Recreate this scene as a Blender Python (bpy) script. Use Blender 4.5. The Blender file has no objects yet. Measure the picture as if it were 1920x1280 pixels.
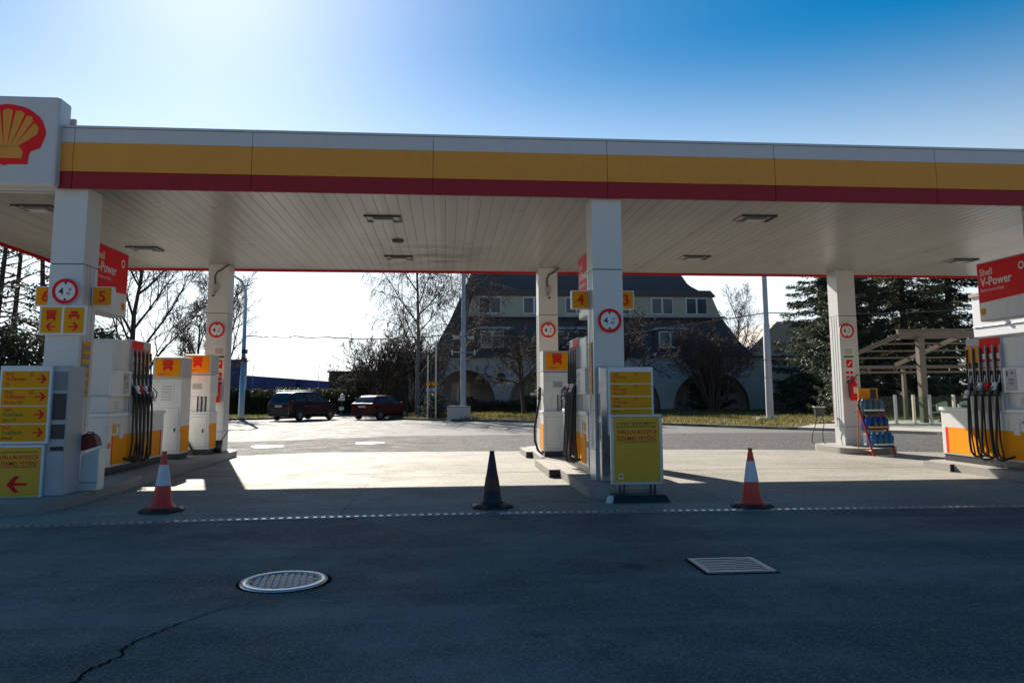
import bpy, bmesh, math, random
from mathutils import Vector, Matrix
R = math.radians
sc = bpy.context.scene
col = sc.collection
random.seed(7)

# ------------------------------------------------------------------ camera
FPX, PPX, PPY, CAMH = 1440.0, 960.0, 560.0, 1.5
_t, _y, _a = R(7.05), R(5.0), .004
FW = Vector((math.sin(_y)*math.cos(_t), math.cos(_y)*math.cos(_t), math.sin(_t)))
_r = Vector((math.cos(_y), -math.sin(_y), 0)); _u = _r.cross(FW)
RT = _r*math.cos(_a) - _u*math.sin(_a); UP = _u*math.cos(_a) + _r*math.sin(_a)
cd = bpy.data.cameras.new('camera'); cam = bpy.data.objects.new('camera', cd); col.objects.link(cam)
M = Matrix.Identity(4)
for i in range(3):
    M[i][0], M[i][1], M[i][2] = RT[i], UP[i], -FW[i]
M[2][3] = CAMH
cam.matrix_world = M
cd.sensor_width = 36; cd.lens = 36*FPX/1920; cd.shift_y = -80/1920
cd.clip_start = .05; cd.clip_end = 3000
sc.camera = cam

# ------------------------------------------------------------------ sky, sun
AZ, EL = -17.5, 31.6
w = bpy.data.worlds.new("World"); sc.world = w; w.use_nodes = True
nt = w.node_tree; bg = nt.nodes['Background']
sky = nt.nodes.new('ShaderNodeTexSky'); sky.sky_type = 'NISHITA'; sky.sun_disc = False
sky.sun_elevation = R(EL); sky.sun_rotation = R(AZ); sky.altitude = 100
sky.air_density = 1.0; sky.dust_density = .55; sky.ozone_density = 5
hs = nt.nodes.new('ShaderNodeHueSaturation'); hs.inputs['Saturation'].default_value = 1.42; hs.inputs['Hue'].default_value = .488
nt.links.new(sky.outputs[0], hs.inputs['Color']); 
tcw = nt.nodes.new('ShaderNodeTexCoord'); sxw = nt.nodes.new('ShaderNodeSeparateXYZ'); nt.links.new(tcw.outputs['Generated'], sxw.inputs[0])
hz = nt.nodes.new('ShaderNodeMapRange'); hz.interpolation_type = 'SMOOTHSTEP'; hz.inputs[1].default_value = .10; hz.inputs[2].default_value = .44; hz.inputs[3].default_value = .85; hz.inputs[4].default_value = 0
nt.links.new(sxw.outputs[2], hz.inputs[0])   # pale band of hazy air low over the horizon, all round
hm = nt.nodes.new('ShaderNodeMix'); hm.data_type = 'RGBA'; 
dw = nt.nodes.new('ShaderNodeVectorMath'); dw.operation = 'DOT_PRODUCT'; dw.inputs[1].default_value = (math.sin(R(AZ)), math.cos(R(AZ)), 0); nt.links.new(tcw.outputs['Generated'], dw.inputs[0])
gl = nt.nodes.new('ShaderNodeMapRange'); gl.inputs[1].default_value = -.2; gl.inputs[2].default_value = .85; gl.inputs[3].default_value = 2.8; gl.inputs[4].default_value = 12.5; nt.links.new(dw.outputs['Value'], gl.inputs[0])  # haze glows towards the sun
hv = nt.nodes.new('ShaderNodeVectorMath'); hv.operation = 'SCALE'; hv.inputs[0].default_value = (.93, 1, 1.03); nt.links.new(gl.outputs[0], hv.inputs['Scale']); nt.links.new(hv.outputs[0], hm.inputs['B'])
nt.links.new(hz.outputs[0], hm.inputs['Factor']); nt.links.new(hs.outputs[0], hm.inputs['A']); nt.links.new(hm.outputs['Result'], bg.inputs[0]); bg.inputs[1].default_value = .054
sl = bpy.data.lights.new('sun', 'SUN'); sl.energy = 5.0; sl.angle = R(.5); sl.color = (1, .93, .82)
so = bpy.data.objects.new('sun', sl); col.objects.link(so)
TOSUN = Vector((math.sin(R(AZ))*math.cos(R(EL)), math.cos(R(AZ))*math.cos(R(EL)), math.sin(R(EL))))
so.rotation_euler = (-TOSUN).to_track_quat('-Z', 'Y').to_euler()
so.location = (0, 0, 60)
vs = sc.view_settings; vs.view_transform = 'Standard'; vs.look = 'None'; vs.exposure = 1.0; vs.gamma = 1
sc.cycles.max_bounces = 7; sc.cycles.diffuse_bounces = 4; sc.cycles.glossy_bounces = 3
sc.cycles.transmission_bounces = 5; sc.cycles.transparent_max_bounces = 8
sc.cycles.sample_clamp_indirect = 6; sc.cycles.caustics_reflective = False; sc.cycles.caustics_refractive = False
try:
    sc.cycles.use_denoising = True
except Exception: pass

# ------------------------------------------------------------------ materials
MATS = {}
def mat(name, c, rough=.5, metal=0, var=.10, scale=2.5, bump=0, bscale=60, spec=.5, dirt=0, dirtcol=(.05, .045, .04), transl=0, alpha=1, coat=0):
    if name in MATS: return MATS[name]
    m = bpy.data.materials.new(name); m.use_nodes = True; MATS[name] = m
    n = m.node_tree.nodes; l = m.node_tree.links; b = n['Principled BSDF']
    tc = n.new('ShaderNodeTexCoord')
    nz = n.new('ShaderNodeTexNoise'); nz.inputs['Scale'].default_value = scale; nz.inputs['Detail'].default_value = 6; nz.inputs['Roughness'].default_value = .65
    l.new(tc.outputs['Object'], nz.inputs['Vector'])
    mx = n.new('ShaderNodeMix'); mx.data_type = 'RGBA'
    c3 = Vector(c[:3])
    mx.inputs['A'].default_value = (*(c3*(1-var)), 1); mx.inputs['B'].default_value = (*[min(x, .95) for x in (c3*(1+var))], 1)
    l.new(nz.outputs[0], mx.inputs['Factor'])
    out = mx.outputs['Result']
    if dirt:
        n2 = n.new('ShaderNodeTexNoise'); n2.inputs['Scale'].default_value = scale*1.7; n2.inputs['Detail'].default_value = 8; n2.inputs['Roughness'].default_value = .75
        mp = n.new('ShaderNodeMapping'); mp.inputs['Location'].default_value = (3.1, 7.7, 1.3); mp.inputs['Scale'].default_value = (1.6, 1.6, .5)
        l.new(tc.outputs['Object'], mp.inputs[0]); l.new(mp.outputs[0], n2.inputs['Vector'])
        rp = n.new('ShaderNodeMapRange'); rp.inputs[1].default_value = .52; rp.inputs[2].default_value = .8; rp.inputs[4].default_value = dirt
        l.new(n2.outputs[0], rp.inputs[0])
        m2 = n.new('ShaderNodeMix'); m2.data_type = 'RGBA'; m2.inputs['B'].default_value = (*dirtcol, 1)
        l.new(rp.outputs[0], m2.inputs['Factor']); l.new(out, m2.inputs['A']); out = m2.outputs['Result']
    l.new(out, b.inputs['Base Color'])
    rr = n.new('ShaderNodeMapRange'); rr.inputs[3].default_value = max(rough-.08, .02); rr.inputs[4].default_value = min(rough+.08, 1)
    l.new(nz.outputs[0], rr.inputs[0]); l.new(rr.outputs[0], b.inputs['Roughness'])
    b.inputs['Metallic'].default_value = metal; b.inputs['Specular IOR Level'].default_value = spec
    if coat: b.inputs['Coat Weight'].default_value = coat; b.inputs['Coat Roughness'].default_value = .05
    if bump:
        n3 = n.new('ShaderNodeTexNoise'); n3.inputs['Scale'].default_value = bscale; n3.inputs['Detail'].default_value = 4
        l.new(tc.outputs['Object'], n3.inputs['Vector'])
        bp = n.new('ShaderNodeBump'); bp.inputs['Strength'].default_value = bump; bp.inputs['Distance'].default_value = .02
        l.new(n3.outputs[0], bp.inputs['Height']); l.new(bp.outputs[0], b.inputs['Normal'])
    if transl:
        tr = n.new('ShaderNodeBsdfTranslucent'); l.new(out, tr.inputs[0])
        ms = n.new('ShaderNodeMixShader'); ms.inputs[0].default_value = transl
        o = n['Material Output']; l.new(b.outputs[0], ms.inputs[1]); l.new(tr.outputs[0], ms.inputs[2]); l.new(ms.outputs[0], o.inputs[0])
    return m

def glass(name, tint=(.8, .9, .88), op=.25, rough=.03, ior=1.5):
    if name in MATS: return MATS[name]
    m = bpy.data.materials.new(name); m.use_nodes = True; MATS[name] = m
    n = m.node_tree.nodes; l = m.node_tree.links; o = n['Material Output']; n.remove(n['Principled BSDF'])
    g = n.new('ShaderNodeBsdfGlossy'); g.inputs['Roughness'].default_value = rough
    t = n.new('ShaderNodeBsdfTransparent'); t.inputs[0].default_value = (*tint, 1)
    f = n.new('ShaderNodeFresnel'); f.inputs[0].default_value = ior
    a = n.new('ShaderNodeMath'); a.operation = 'ADD'; a.inputs[1].default_value = op*.3; l.new(f.outputs[0], a.inputs[0])
    s = n.new('ShaderNodeMixShader'); l.new(a.outputs[0], s.inputs[0]); l.new(t.outputs[0], s.inputs[1]); l.new(g.outputs[0], s.inputs[2])
    l.new(s.outputs[0], o.inputs[0])
    return m

def ground_mat(name, c, c2, rough, speck=.5, joints=None, stain=.4, bump=.35, spec=.5, flecks=False, cracks=0, agg=90, patchy=(.35, .68), drips=0):
    m = bpy.data.materials.new(name); m.use_nodes = True; MATS[name] = m
    n = m.node_tree.nodes; l = m.node_tree.links; b = n['Principled BSDF']
    g = n.new('ShaderNodeNewGeometry'); P = g.outputs['Position']
    def noise(s, d=6, r=.6, vec=None):
        x = n.new('ShaderNodeTexNoise'); x.inputs['Scale'].default_value = s; x.inputs['Detail'].default_value = d; x.inputs['Roughness'].default_value = r
        l.new(vec or P, x.inputs['Vector']); return x.outputs[0]
    def rng(v, a, bb, c0=0, d=1):
        x = n.new('ShaderNodeMapRange'); x.inputs[1].default_value = a; x.inputs[2].default_value = bb; x.inputs[3].default_value = c0; x.inputs[4].default_value = d
        l.new(v, x.inputs[0]); return x.outputs[0]
    def mixc(f, A, B):
        x = n.new('ShaderNodeMix'); x.data_type = 'RGBA'; l.new(f, x.inputs['Factor'])
        for k, v in (('A', A), ('B', B)):
            if isinstance(v, tuple): x.inputs[k].default_value = (*v, 1)
            else: l.new(v, x.inputs[k])
        return x.outputs['Result']
    def mul(a, k):
        x = n.new('ShaderNodeMath'); x.operation = 'MULTIPLY'; l.new(a, x.inputs[0])
        if isinstance(k, float): x.inputs[1].default_value = k
        else: l.new(k, x.inputs[1])
        return x.outputs[0]
    base = mixc(rng(noise(.35, 8, .65), *patchy), c, c2)
    mp = n.new('ShaderNodeMapping'); mp.inputs['Scale'].default_value = (.35, 2.2, 1); l.new(P, mp.inputs[0])
    base = mixc(rng(noise(.9, 8, .7, mp.outputs[0]), .52, .75, 0, stain), base, tuple(x*.4 for x in c))
    base = mixc(rng(noise(2.6, 9, .75), .6, .78, 0, stain*.9), base, tuple(x*.35 for x in c))
    v = n.new('ShaderNodeTexVoronoi'); v.inputs['Scale'].default_value = agg; l.new(P, v.inputs['Vector'])
    sep = n.new('ShaderNodeSeparateColor'); l.new(v.outputs['Color'], sep.inputs[0])
    base = mixc(rng(sep.outputs[0], 0, 1, 0, speck), base, mixc(rng(sep.outputs[1], .4, .6), tuple(x*.45 for x in c), tuple(min(x*2.0, .8) for x in c2)))
    if drips:   # old oil drips and a few worn lighter wheel tracks
        vd = n.new('ShaderNodeTexVoronoi'); vd.inputs['Scale'].default_value = 1.15; vw = n.new('ShaderNodeVectorMath'); vw.operation = 'ADD'
        nd = n.new('ShaderNodeTexNoise'); nd.inputs['Scale'].default_value = 6; nd.inputs['Detail'].default_value = 5; l.new(P, nd.inputs['Vector'])
        sc_ = n.new('ShaderNodeVectorMath'); sc_.operation = 'SCALE'; sc_.inputs['Scale'].default_value = .16; l.new(nd.outputs[1], sc_.inputs[0])
        l.new(P, vw.inputs[0]); l.new(sc_.outputs[0], vw.inputs[1]); l.new(vw.outputs[0], vd.inputs['Vector'])
        sz = n.new('ShaderNodeSeparateColor'); l.new(vd.outputs['Color'], sz.inputs[0])
        ra = n.new('ShaderNodeMath'); ra.operation = 'SUBTRACT'; l.new(rng(sz.outputs[0], .35, 1, 0, .17), ra.inputs[0]); l.new(vd.outputs['Distance'], ra.inputs[1])
        base = mixc(rng(ra.outputs[0], -.02, .05, 0, drips), base, tuple(x*.35 for x in c))
        mt = n.new('ShaderNodeMapping'); mt.inputs['Scale'].default_value = (.12, 1.5, 1); mt.inputs['Rotation'].default_value = (0, 0, .04); l.new(P, mt.inputs[0])
        base = mixc(rng(noise(.8, 4, .55, mt.outputs[0]), .54, .66, 0, .45), base, tuple(min(x*1.35, .8) for x in c2))
    if flecks:
        v2 = n.new('ShaderNodeTexVoronoi'); v2.inputs['Scale'].default_value = 2.3; l.new(P, v2.inputs['Vector'])
        nz = noise(3.7, 3)
        ad = n.new('ShaderNodeMath'); ad.operation = 'MULTIPLY_ADD'; ad.inputs[1].default_value = .06; l.new(nz, ad.inputs[0]); l.new(v2.outputs['Distance'], ad.inputs[2])
        base = mixc(rng(ad.outputs[0], .054, .058, .75, 0), base, (.42, .42, .40))
    if cracks:
        v3 = n.new('ShaderNodeTexVoronoi'); v3.feature = 'DISTANCE_TO_EDGE'; v3.inputs['Scale'].default_value = .22
        vm = n.new('ShaderNodeVectorMath'); vm.operation = 'ADD'; n4 = n.new('ShaderNodeTexNoise'); n4.inputs['Scale'].default_value = 1.6; n4.inputs['Detail'].default_value = 8; n4.inputs['Roughness'].default_value = .7
        l.new(P, n4.inputs['Vector']); l.new(P, vm.inputs[0]); l.new(n4.outputs[1], vm.inputs[1]); l.new(vm.outputs[0], v3.inputs['Vector'])
        ck = rng(v3.outputs['Distance'], 0, .0022, 1, 0)
        ck = mul(ck, rng(noise(.5, 2), .5, .62, 0, cracks))
        base = mixc(ck, base, tuple(x*.2 for x in c))
    if joints:
        sx = n.new('ShaderNodeSeparateXYZ'); l.new(P, sx.inputs[0])
        for ax, per, off in joints:
            a = n.new('ShaderNodeMath'); a.operation = 'ADD'; a.inputs[1].default_value = off + 100*per; l.new(sx.outputs[ax], a.inputs[0])
            pp = n.new('ShaderNodeMath'); pp.operation = 'PINGPONG'; pp.inputs[1].default_value = per/2; l.new(a.outputs[0], pp.inputs[0])
            base = mixc(rng(pp.outputs[0], .02 if ax else .006, .06 if ax else .018, .85 if ax else .4, 0), base, tuple(x*.22 for x in c))
    l.new(base, b.inputs['Base Color'])
    l.new(rng(noise(1.3, 7, .7), .3, .7, max(.05, rough-.13), min(1, rough+.1)), b.inputs['Roughness'])
    b.inputs['Specular IOR Level'].default_value = spec
    bp = n.new('ShaderNodeBump'); bp.inputs['Strength'].default_value = bump; bp.inputs['Distance'].default_value = .012
    ad = n.new('ShaderNodeMath'); ad.operation = 'ADD'; l.new(v.outputs['Distance'], ad.inputs[0]); l.new(noise(35, 4), ad.inputs[1])
    l.new(ad.outputs[0], bp.inputs['Height']); l.new(bp.outputs[0], b.inputs['Normal'])
    return m

WHITE = mat('white_enamel', (.72, .72, .70), .32, var=.04, dirt=.5, dirtcol=(.36, .34, .30), scale=1.9)
WHITE2 = mat('white_frame', (.78, .79, .80), .35, var=.03, dirt=.12, dirtcol=(.5, .48, .45))
COLW = mat('column_cladding', (.66, .66, .65), .3, var=.04, dirt=.2, dirtcol=(.42, .40, .36), scale=1.2)
YEL = mat('yellow_vinyl', (.86, .37, .015), .6, spec=.12, var=.06, dirt=.15, dirtcol=(.35, .2, .03))
YEL2 = mat('yellow_poster', (.80, .44, .05), .5, spec=.2, var=.08, scale=1.4)
ORG = mat('amber_panel', (.94, .33, .008), .6, spec=.1, var=.05, dirt=.12, dirtcol=(.3, .14, .02))
RED = mat('red_vinyl', (.82, .02, .024), .5, spec=.15, var=.08)
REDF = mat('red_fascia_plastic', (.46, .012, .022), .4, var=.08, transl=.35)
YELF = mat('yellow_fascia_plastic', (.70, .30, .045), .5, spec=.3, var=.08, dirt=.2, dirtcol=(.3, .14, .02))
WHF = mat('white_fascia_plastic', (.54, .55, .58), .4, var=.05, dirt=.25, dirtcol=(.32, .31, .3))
GRN = mat('green_print', (.01, .20, .03), .5)
TAR = mat('tar_filler', (.006, .006, .007), .95, var=.3, spec=.05)
BLK = mat('black_print', (.015, .015, .018), .45)
RUB = mat('black_rubber', (.018, .018, .02), .5, var=.25, dirt=.25, dirtcol=(.09, .085, .08))
DARK = mat('dark_plastic', (.03, .032, .036), .42, var=.2)
GREY = mat('grey_steel', (.30, .31, .32), .42, metal=.4, dirt=.3)
STEEL = mat('brushed_steel', (.55, .56, .57), .28, metal=.9, dirt=.25)
GALV = mat('galvanised', (.55, .56, .57), .45, metal=.7, dirt=.3)
IRON = mat('worn_iron', (.36, .37, .38), .42, metal=.8, var=.25, scale=12, dirt=.6, dirtcol=(.08, .06, .05))
LGREY = mat('light_grey_plastic', (.45, .46, .47), .42, dirt=.15)
CONC = mat('kerb_concrete', (.33, .31, .28), .8, var=.2, scale=3, bump=.4, dirt=.55, dirtcol=(.10, .09, .08))
KBLK = mat('kerb_shade_black', (.02, .02, .022), .6, var=.3, dirt=.3, dirtcol=(.1, .1, .09))  # shade of the kerb blocks' near ends, put into the colour
PAPER = mat('paper_notice', (.74, .73, .70), .6, var=.05)
PRINT = mat('grey_print', (.22, .23, .25), .5)
BLUEP = mat('blue_print', (.03, .10, .38), .4)
STUCCO = mat('grey_stucco', (.58, .53, .48), .9, var=.14, scale=.8, bump=.3, dirt=.35, dirtcol=(.14, .14, .14))
CREAM = mat('cream_render', (.56, .50, .38), .85, var=.08, scale=.8, dirt=.2, dirtcol=(.25, .22, .16))
BARK = mat('dark_bark', (.06, .048, .04), .9, var=.35, scale=6, bump=.5)
BARKT = mat('twig_bark', (.075, .055, .045), .9, var=.3, scale=3)
BIRCHM = mat('birch_bark', (.17, .155, .14), .8, var=.3, scale=5, dirt=.95, dirtcol=(.03, .028, .025))
MAGT = mat('reddish_twigs', (.13, .08, .065), .85, var=.3)
LEAFD = mat('dark_needles', (.055, .072, .040), .6, var=.5, scale=.7, transl=.25)
LEAFS = mat('spruce_needles', (.09, .095, .045), .6, var=.5, scale=.6, transl=.3)
LEAFH = mat('hedge_leaves', (.045, .06, .025), .55, var=.5, scale=.9, transl=.3)
GRASS = mat('dry_grass', (.19, .16, .05), .8, var=.45, scale=.6, transl=.35)
POLEC = mat('pole_concrete', (.42, .42, .43), .8, var=.12, scale=3, bump=.3, dirt=.3)
TIMBER = mat('weathered_timber', (.15, .115, .085), .75, var=.25, scale=4, dirt=.3)
CGLASS = mat('car_glass', (.02, .025, .03), .06, var=.1, spec=.7)
WGLASS = mat('window_glass', (.06, .075, .10), .08, var=.2, spec=.8)
GLASS = glass('clear_glass', (.66, .80, .70), .0, .0, 1.18)
REFL = mat('reflective_sleeve', (.62, .66, .74), .3, var=.12, scale=9, dirt=.2, dirtcol=(.35, .36, .4))

# ------------------------------------------------------------------ mesh builder
class MB:
    def __init__(s): s.v = []; s.f = []; s.m = []; s.sm = []; s.mats = []
    def mi(s, m):
        if m not in s.mats: s.mats.append(m)
        return s.mats.index(m)
    def add(s, vs, fs, m, smooth=False):
        o = len(s.v); s.v += [tuple(p) for p in vs]; k = s.mi(m)
        for f in fs: s.f.append([o+i for i in f]); s.m.append(k); s.sm.append(smooth)
        return s
    def box(s, x0, x1, y0, y1, z0, z1, m):
        v = [(x, y, z) for z in (z0, z1) for y in (y0, y1) for x in (x0, x1)]
        return s.add(v, [(0, 2, 3, 1), (4, 5, 7, 6), (0, 1, 5, 4), (2, 6, 7, 3), (0, 4, 6, 2), (1, 3, 7, 5)], m)
    def hexa(s, lo, hi, m):   # two quads of four points each
        return s.add(list(lo)+list(hi), [(3, 2, 1, 0), (4, 5, 6, 7), (0, 1, 5, 4), (1, 2, 6, 5), (2, 3, 7, 6), (3, 0, 4, 7)], m)
    def prism(s, pts, z0, z1, m, mside=None):  # plan polygon ccw extruded in z
        n = len(pts)
        s.add([(x, y, z1) for x, y in pts], [tuple(range(n))], m)
        s.add([(x, y, z0) for x, y in pts], [tuple(range(n-1, -1, -1))], mside or m)
        for i in range(n):
            a, b = pts[i], pts[(i+1) % n]
            s.add([(a[0], a[1], z0), (b[0], b[1], z0), (b[0], b[1], z1), (a[0], a[1], z1)], [(0, 1, 2, 3)], mside or m)
        return s
    def slab(s, pts, O, U, V, d, m):  # 2D polygon in plane (O,U,V) extruded by vector d
        O, U, V, d = Vector(O), Vector(U), Vector(V), Vector(d)
        P = [O+U*x+V*y for x, y in pts]; n = len(P)
        s.add(P, [tuple(range(n))], m); s.add([p+d for p in P], [tuple(range(n-1, -1, -1))], m)
        for i in range(n):
            j = (i+1) % n; s.add([P[i], P[j], P[j]+d, P[i]+d], [(0, 3, 2, 1)], m)
        return s
    def flat(s, pts, O, U, V, m):
        O, U, V = Vector(O), Vector(U), Vector(V)
        return s.add([O+U*x+V*y for x, y in pts], [tuple(range(len(pts)))], m)
    def rect(s, x0, y0, x1, y1, O, U, V, m): return s.flat([(x0, y0), (x1, y0), (x1, y1), (x0, y1)], O, U, V, m)
    def tube(s, pts, r, m, n=6, cap=True):
        pts = [Vector(p) for p in pts]; k = len(pts)
        if not hasattr(r, '__len__'): r = [r]*k
        vs = []; ref = Vector((.31, .22, .92)); prev = None
        for i in range(k):
            d = (pts[min(i+1, k-1)]-pts[max(i-1, 0)])
            if d.length < 1e-9: d = Vector((0, 0, 1))
            d.normalize()
            a = (prev if prev is not None else (ref if abs(d.dot(ref)) < .95 else Vector((1, 0, 0))))
            a = (a - d*a.dot(d))
            if a.length < 1e-6: a = d.orthogonal()
            a.normalize(); prev = a; b = d.cross(a)
            for j in range(n):
                t = 2*math.pi*j/n; vs.append(pts[i]+(a*math.cos(t)+b*math.sin(t))*r[i])
        fs = [(i*n+j, i*n+(j+1) % n, (i+1)*n+(j+1) % n, (i+1)*n+j) for i in range(k-1) for j in range(n)]
        s.add(vs, fs, m, True)
        if cap: s.add(vs[:n], [tuple(range(n-1, -1, -1))], m); s.add(vs[-n:], [tuple(range(n))], m)
        return s
    def lathe(s, prof, O, m, n=24, ax=(0, 0, 1), sx=1, sy=1, smooth=True):
        O = Vector(O); ax = Vector(ax); a = ax.orthogonal().normalized() if abs(ax.z) < .99 else Vector((1, 0, 0)); b = ax.cross(a)
        vs = [O+ax*h+(a*math.cos(2*math.pi*j/n)*sx+b*math.sin(2*math.pi*j/n)*sy)*r for r, h in prof for j in range(n)]
        fs = [(i*n+j, i*n+(j+1) % n, (i+1)*n+(j+1) % n, (i+1)*n+j) for i in range(len(prof)-1) for j in range(n)]
        return s.add(vs, fs, m, smooth)
    def disc(s, O, U, V, r, m, n=28, r0=0):
        O, U, V = Vector(O), Vector(U), Vector(V)
        c = [(math.cos(2*math.pi*i/n), math.sin(2*math.pi*i/n)) for i in range(n)]
        if not r0: return s.add([O+U*x*r+V*y*r for x, y in c], [tuple(range(n))], m)
        return s.add([O+U*x*r+V*y*r for x, y in c]+[O+U*x*r0+V*y*r0 for x, y in c], [(i, (i+1) % n, n+(i+1) % n, n+i) for i in range(n)], m)
    def text(s, t, O, U, V, size, m, align='L', bold=.012, width=None):
        vs, fs, wd = text_mesh(t, bold)
        k = size; kx = size
        if width: kx = width/max(wd, 1e-6)
        off = {'L': 0, 'C': -wd/2, 'R': -wd}[align]
        O, U, V = Vector(O), Vector(U), Vector(V)
        return s.add([O+U*(x+off)*kx+V*y*k for x, y in vs], fs, m)
    def build(s, name, parent=None, bevel=0, loc=None):
        me = bpy.data.meshes.new(name); me.from_pydata(s.v, [], s.f)
        for m in s.mats: me.materials.append(m)
        me.polygons.foreach_set('material_index', s.m); me.polygons.foreach_set('use_smooth', s.sm); me.update()
        o = bpy.data.objects.new(name, me); col.objects.link(o)
        if parent: o.parent = parent
        if loc: o.location = loc
        if bevel:
            bv = o.modifiers.new('bevel', 'BEVEL'); bv.width = bevel; bv.segments = 2; bv.limit_method = 'ANGLE'; bv.angle_limit = R(40)
        return o

_tc = {}
def text_mesh(t, bold):
    k = (t, bold)
    if k in _tc: return _tc[k]
    cu = bpy.data.curves.new('lettering_curve', 'FONT'); cu.body = t; cu.size = 1.0; cu.offset = bold; cu.resolution_u = 3; cu.fill_mode = 'FRONT'
    ob = bpy.data.objects.new('lettering_curve', cu); col.objects.link(ob)
    dg = bpy.context.evaluated_depsgraph_get(); me = bpy.data.meshes.new_from_object(ob.evaluated_get(dg))
    vs = [(v.co.x, v.co.y) for v in me.vertices]; fs = [tuple(p.vertices) for p in me.polygons]
    x0 = min((v[0] for v in vs), default=0); x1 = max((v[0] for v in vs), default=1)
    vs = [(x-x0, y) for x, y in vs]
    bpy.data.objects.remove(ob); bpy.data.curves.remove(cu); bpy.data.meshes.remove(me)
    _tc[k] = (vs, fs, x1-x0); return _tc[k]

def tag(o, label=None, cat=None, group=None, kind=None):
    if label: o['label'] = label
    if cat: o['category'] = cat
    if group: o['group'] = group
    if kind: o['kind'] = kind
    return o
def thing(name, label, cat, loc=(0, 0, 0), rz=0, group=None):
    o = bpy.data.objects.new(name, None); col.objects.link(o); o.location = loc; o.rotation_euler.z = rz; o.empty_display_size = .2
    return tag(o, label, cat, group)
def dup(o, parent=None):
    c = o.copy(); col.objects.link(c)
    if parent: c.parent = parent
    for ch in list(o.children): dup(ch, c)
    return c
X, Y, Z = Vector((1, 0, 0)), Vector((0, 1, 0)), Vector((0, 0, 1))

# emblem and pictograms (2D polygons in unit size)
def shell(mb, O, U, V, s, N, red=RED, yel=YEL):
    O, U, V, N = Vector(O), Vector(U), Vector(V), Vector(N)
    out = []
    for i in range(33):
        a = R(-12+i*204/32); k = 1+.018*abs(math.sin(i*math.pi*7/32)); out.append((math.cos(a)*k, math.sin(a)*.8*k+.0))
    pts = [(.60, -.86), (.62, -.62), (.66, -.50), (.90, -.40)]+out+[(-.90, -.40), (-.66, -.50), (-.62, -.62), (-.60, -.86)]
    pts += [(-.1, -.87), (0, -.91), (.1, -.87)]
    mb.flat([(x*s, y*s) for x, y in pts], O+N*.003, U, V, red)
    for i in range(7):   # yellow flutes
        a0 = R(6+i*24+2.6); a1 = R(6+i*24+21.4)
        if i == 0: a0 = R(-4)
        if i == 6: a1 = R(184)
        q = [(math.cos(a0)*.80, math.sin(a0)*.62+.02), (math.cos((a0+a1)/2)*.85, math.sin((a0+a1)/2)*.67+.02), (math.cos(a1)*.80, math.sin(a1)*.62+.02)]
        b0 = (.30-.6*(i+.98)/7, -.38); b1 = (.30-.6*(i+.02)/7, -.38)
        mb.flat([(x*s, y*s) for x, y in [b0, b1]+q], O+N*.006, U, V, yel)
    mb.flat([(x*s, y*s) for x, y in [(-.44, -.70), (.44, -.70), (.46, -.52), (.36, -.37), (-.36, -.37), (-.46, -.52)]], O+N*.006, U, V, yel)
def ring(mb, O, U, V, s, m): mb.disc(O, U, V, s, m, 16, s*.58)
def arrow(mb, O, U, V, L, m, sgn=1):
    h = L*.42
    mb.flat([(sgn*x, y) for x, y in [(-L/2, -.07*L), (.2*L, -.07*L), (.2*L, .07*L), (-L/2, .07*L)]][::sgn], O, U, V, m)
    mb.flat([(sgn*x, y) for x, y in [(L/2, 0), (.12*L, h), (-.14*L, h), (.2*L, 0)]][::sgn], O, U, V, m)
    mb.flat([(sgn*x, y) for x, y in [(L/2, 0), (.2*L, 0), (-.14*L, -h), (.12*L, -h)]][::sgn], O, U, V, m)
def truck(mb, O, U, V, s, m):
    for x0, y0, x1, y1 in [(-.36, .34, .36, .5), (-.4, .12, .4, .30), (-.36, -.1, .36, .10), (-.42, -.32, .42, -.12), (-.38, -.5, -.2, -.33), (.2, -.5, .38, -.33), (-.44, .0, -.38, .5), (.38, .0, .44, .5)]:
        mb.rect(x0*s, y0*s, x1*s, y1*s, O, U, V, m)
def carico(mb, O, U, V, s, m):
    for p in [[(-.5, -.12), (.5, -.12), (.5, .1), (-.5, .1)], [(-.36, .14), (.36, .14), (.28, .42), (-.28, .42)], [(-.46, -.34), (-.26, -.34), (-.26, -.14), (-.46, -.14)], [(.26, -.34), (.46, -.34), (.46, -.14), (.26, -.14)]]:
        mb.flat([(x*s, y*s) for x, y in p], O, U, V, m)

# ================================================================== GROUND
ASPH = ground_mat('asphalt', (.058, .066, .066), (.150, .158, .150), .75, .42, stain=.6, patchy=(.44, .57), drips=.75, bump=.6, flecks=True, cracks=.8, spec=.4)
APRON = ground_mat('apron_concrete', (.20, .185, .158), (.35, .325, .28), .75, .3, joints=[(1, 5.7, -15.08), (0, 5.2, 1.3)], stain=.7, bump=.4, spec=.27, agg=60, cracks=.9)
ROADM = ground_mat('road_asphalt', (.058, .055, .052), (.085, .08, .076), .88, .8, stain=.4, bump=.9, cracks=.8, spec=.2, agg=22)
LANE = ground_mat('lane_asphalt', (.115, .111, .104), (.165, .158, .147), .78, .3, stain=.5, bump=.3, cracks=.8, spec=.22, agg=40)
PAVE = ground_mat('pavement_concrete', (.34, .31, .27), (.42, .39, .34), .7, .25, joints=[(0, 1.6, 0), (1, 1.6, 0)], stain=.35, bump=.3, agg=50)
EARTH = ground_mat('earth', (.13, .115, .055), (.20, .16, .075), .95, .5, stain=.5, bump=.8, agg=25)
def sheet(name, pts, z, m):
    return tag(MB().add([(x, y, z) for x, y in pts], [tuple(range(len(pts)))], m).build(name), kind='structure')
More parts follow.
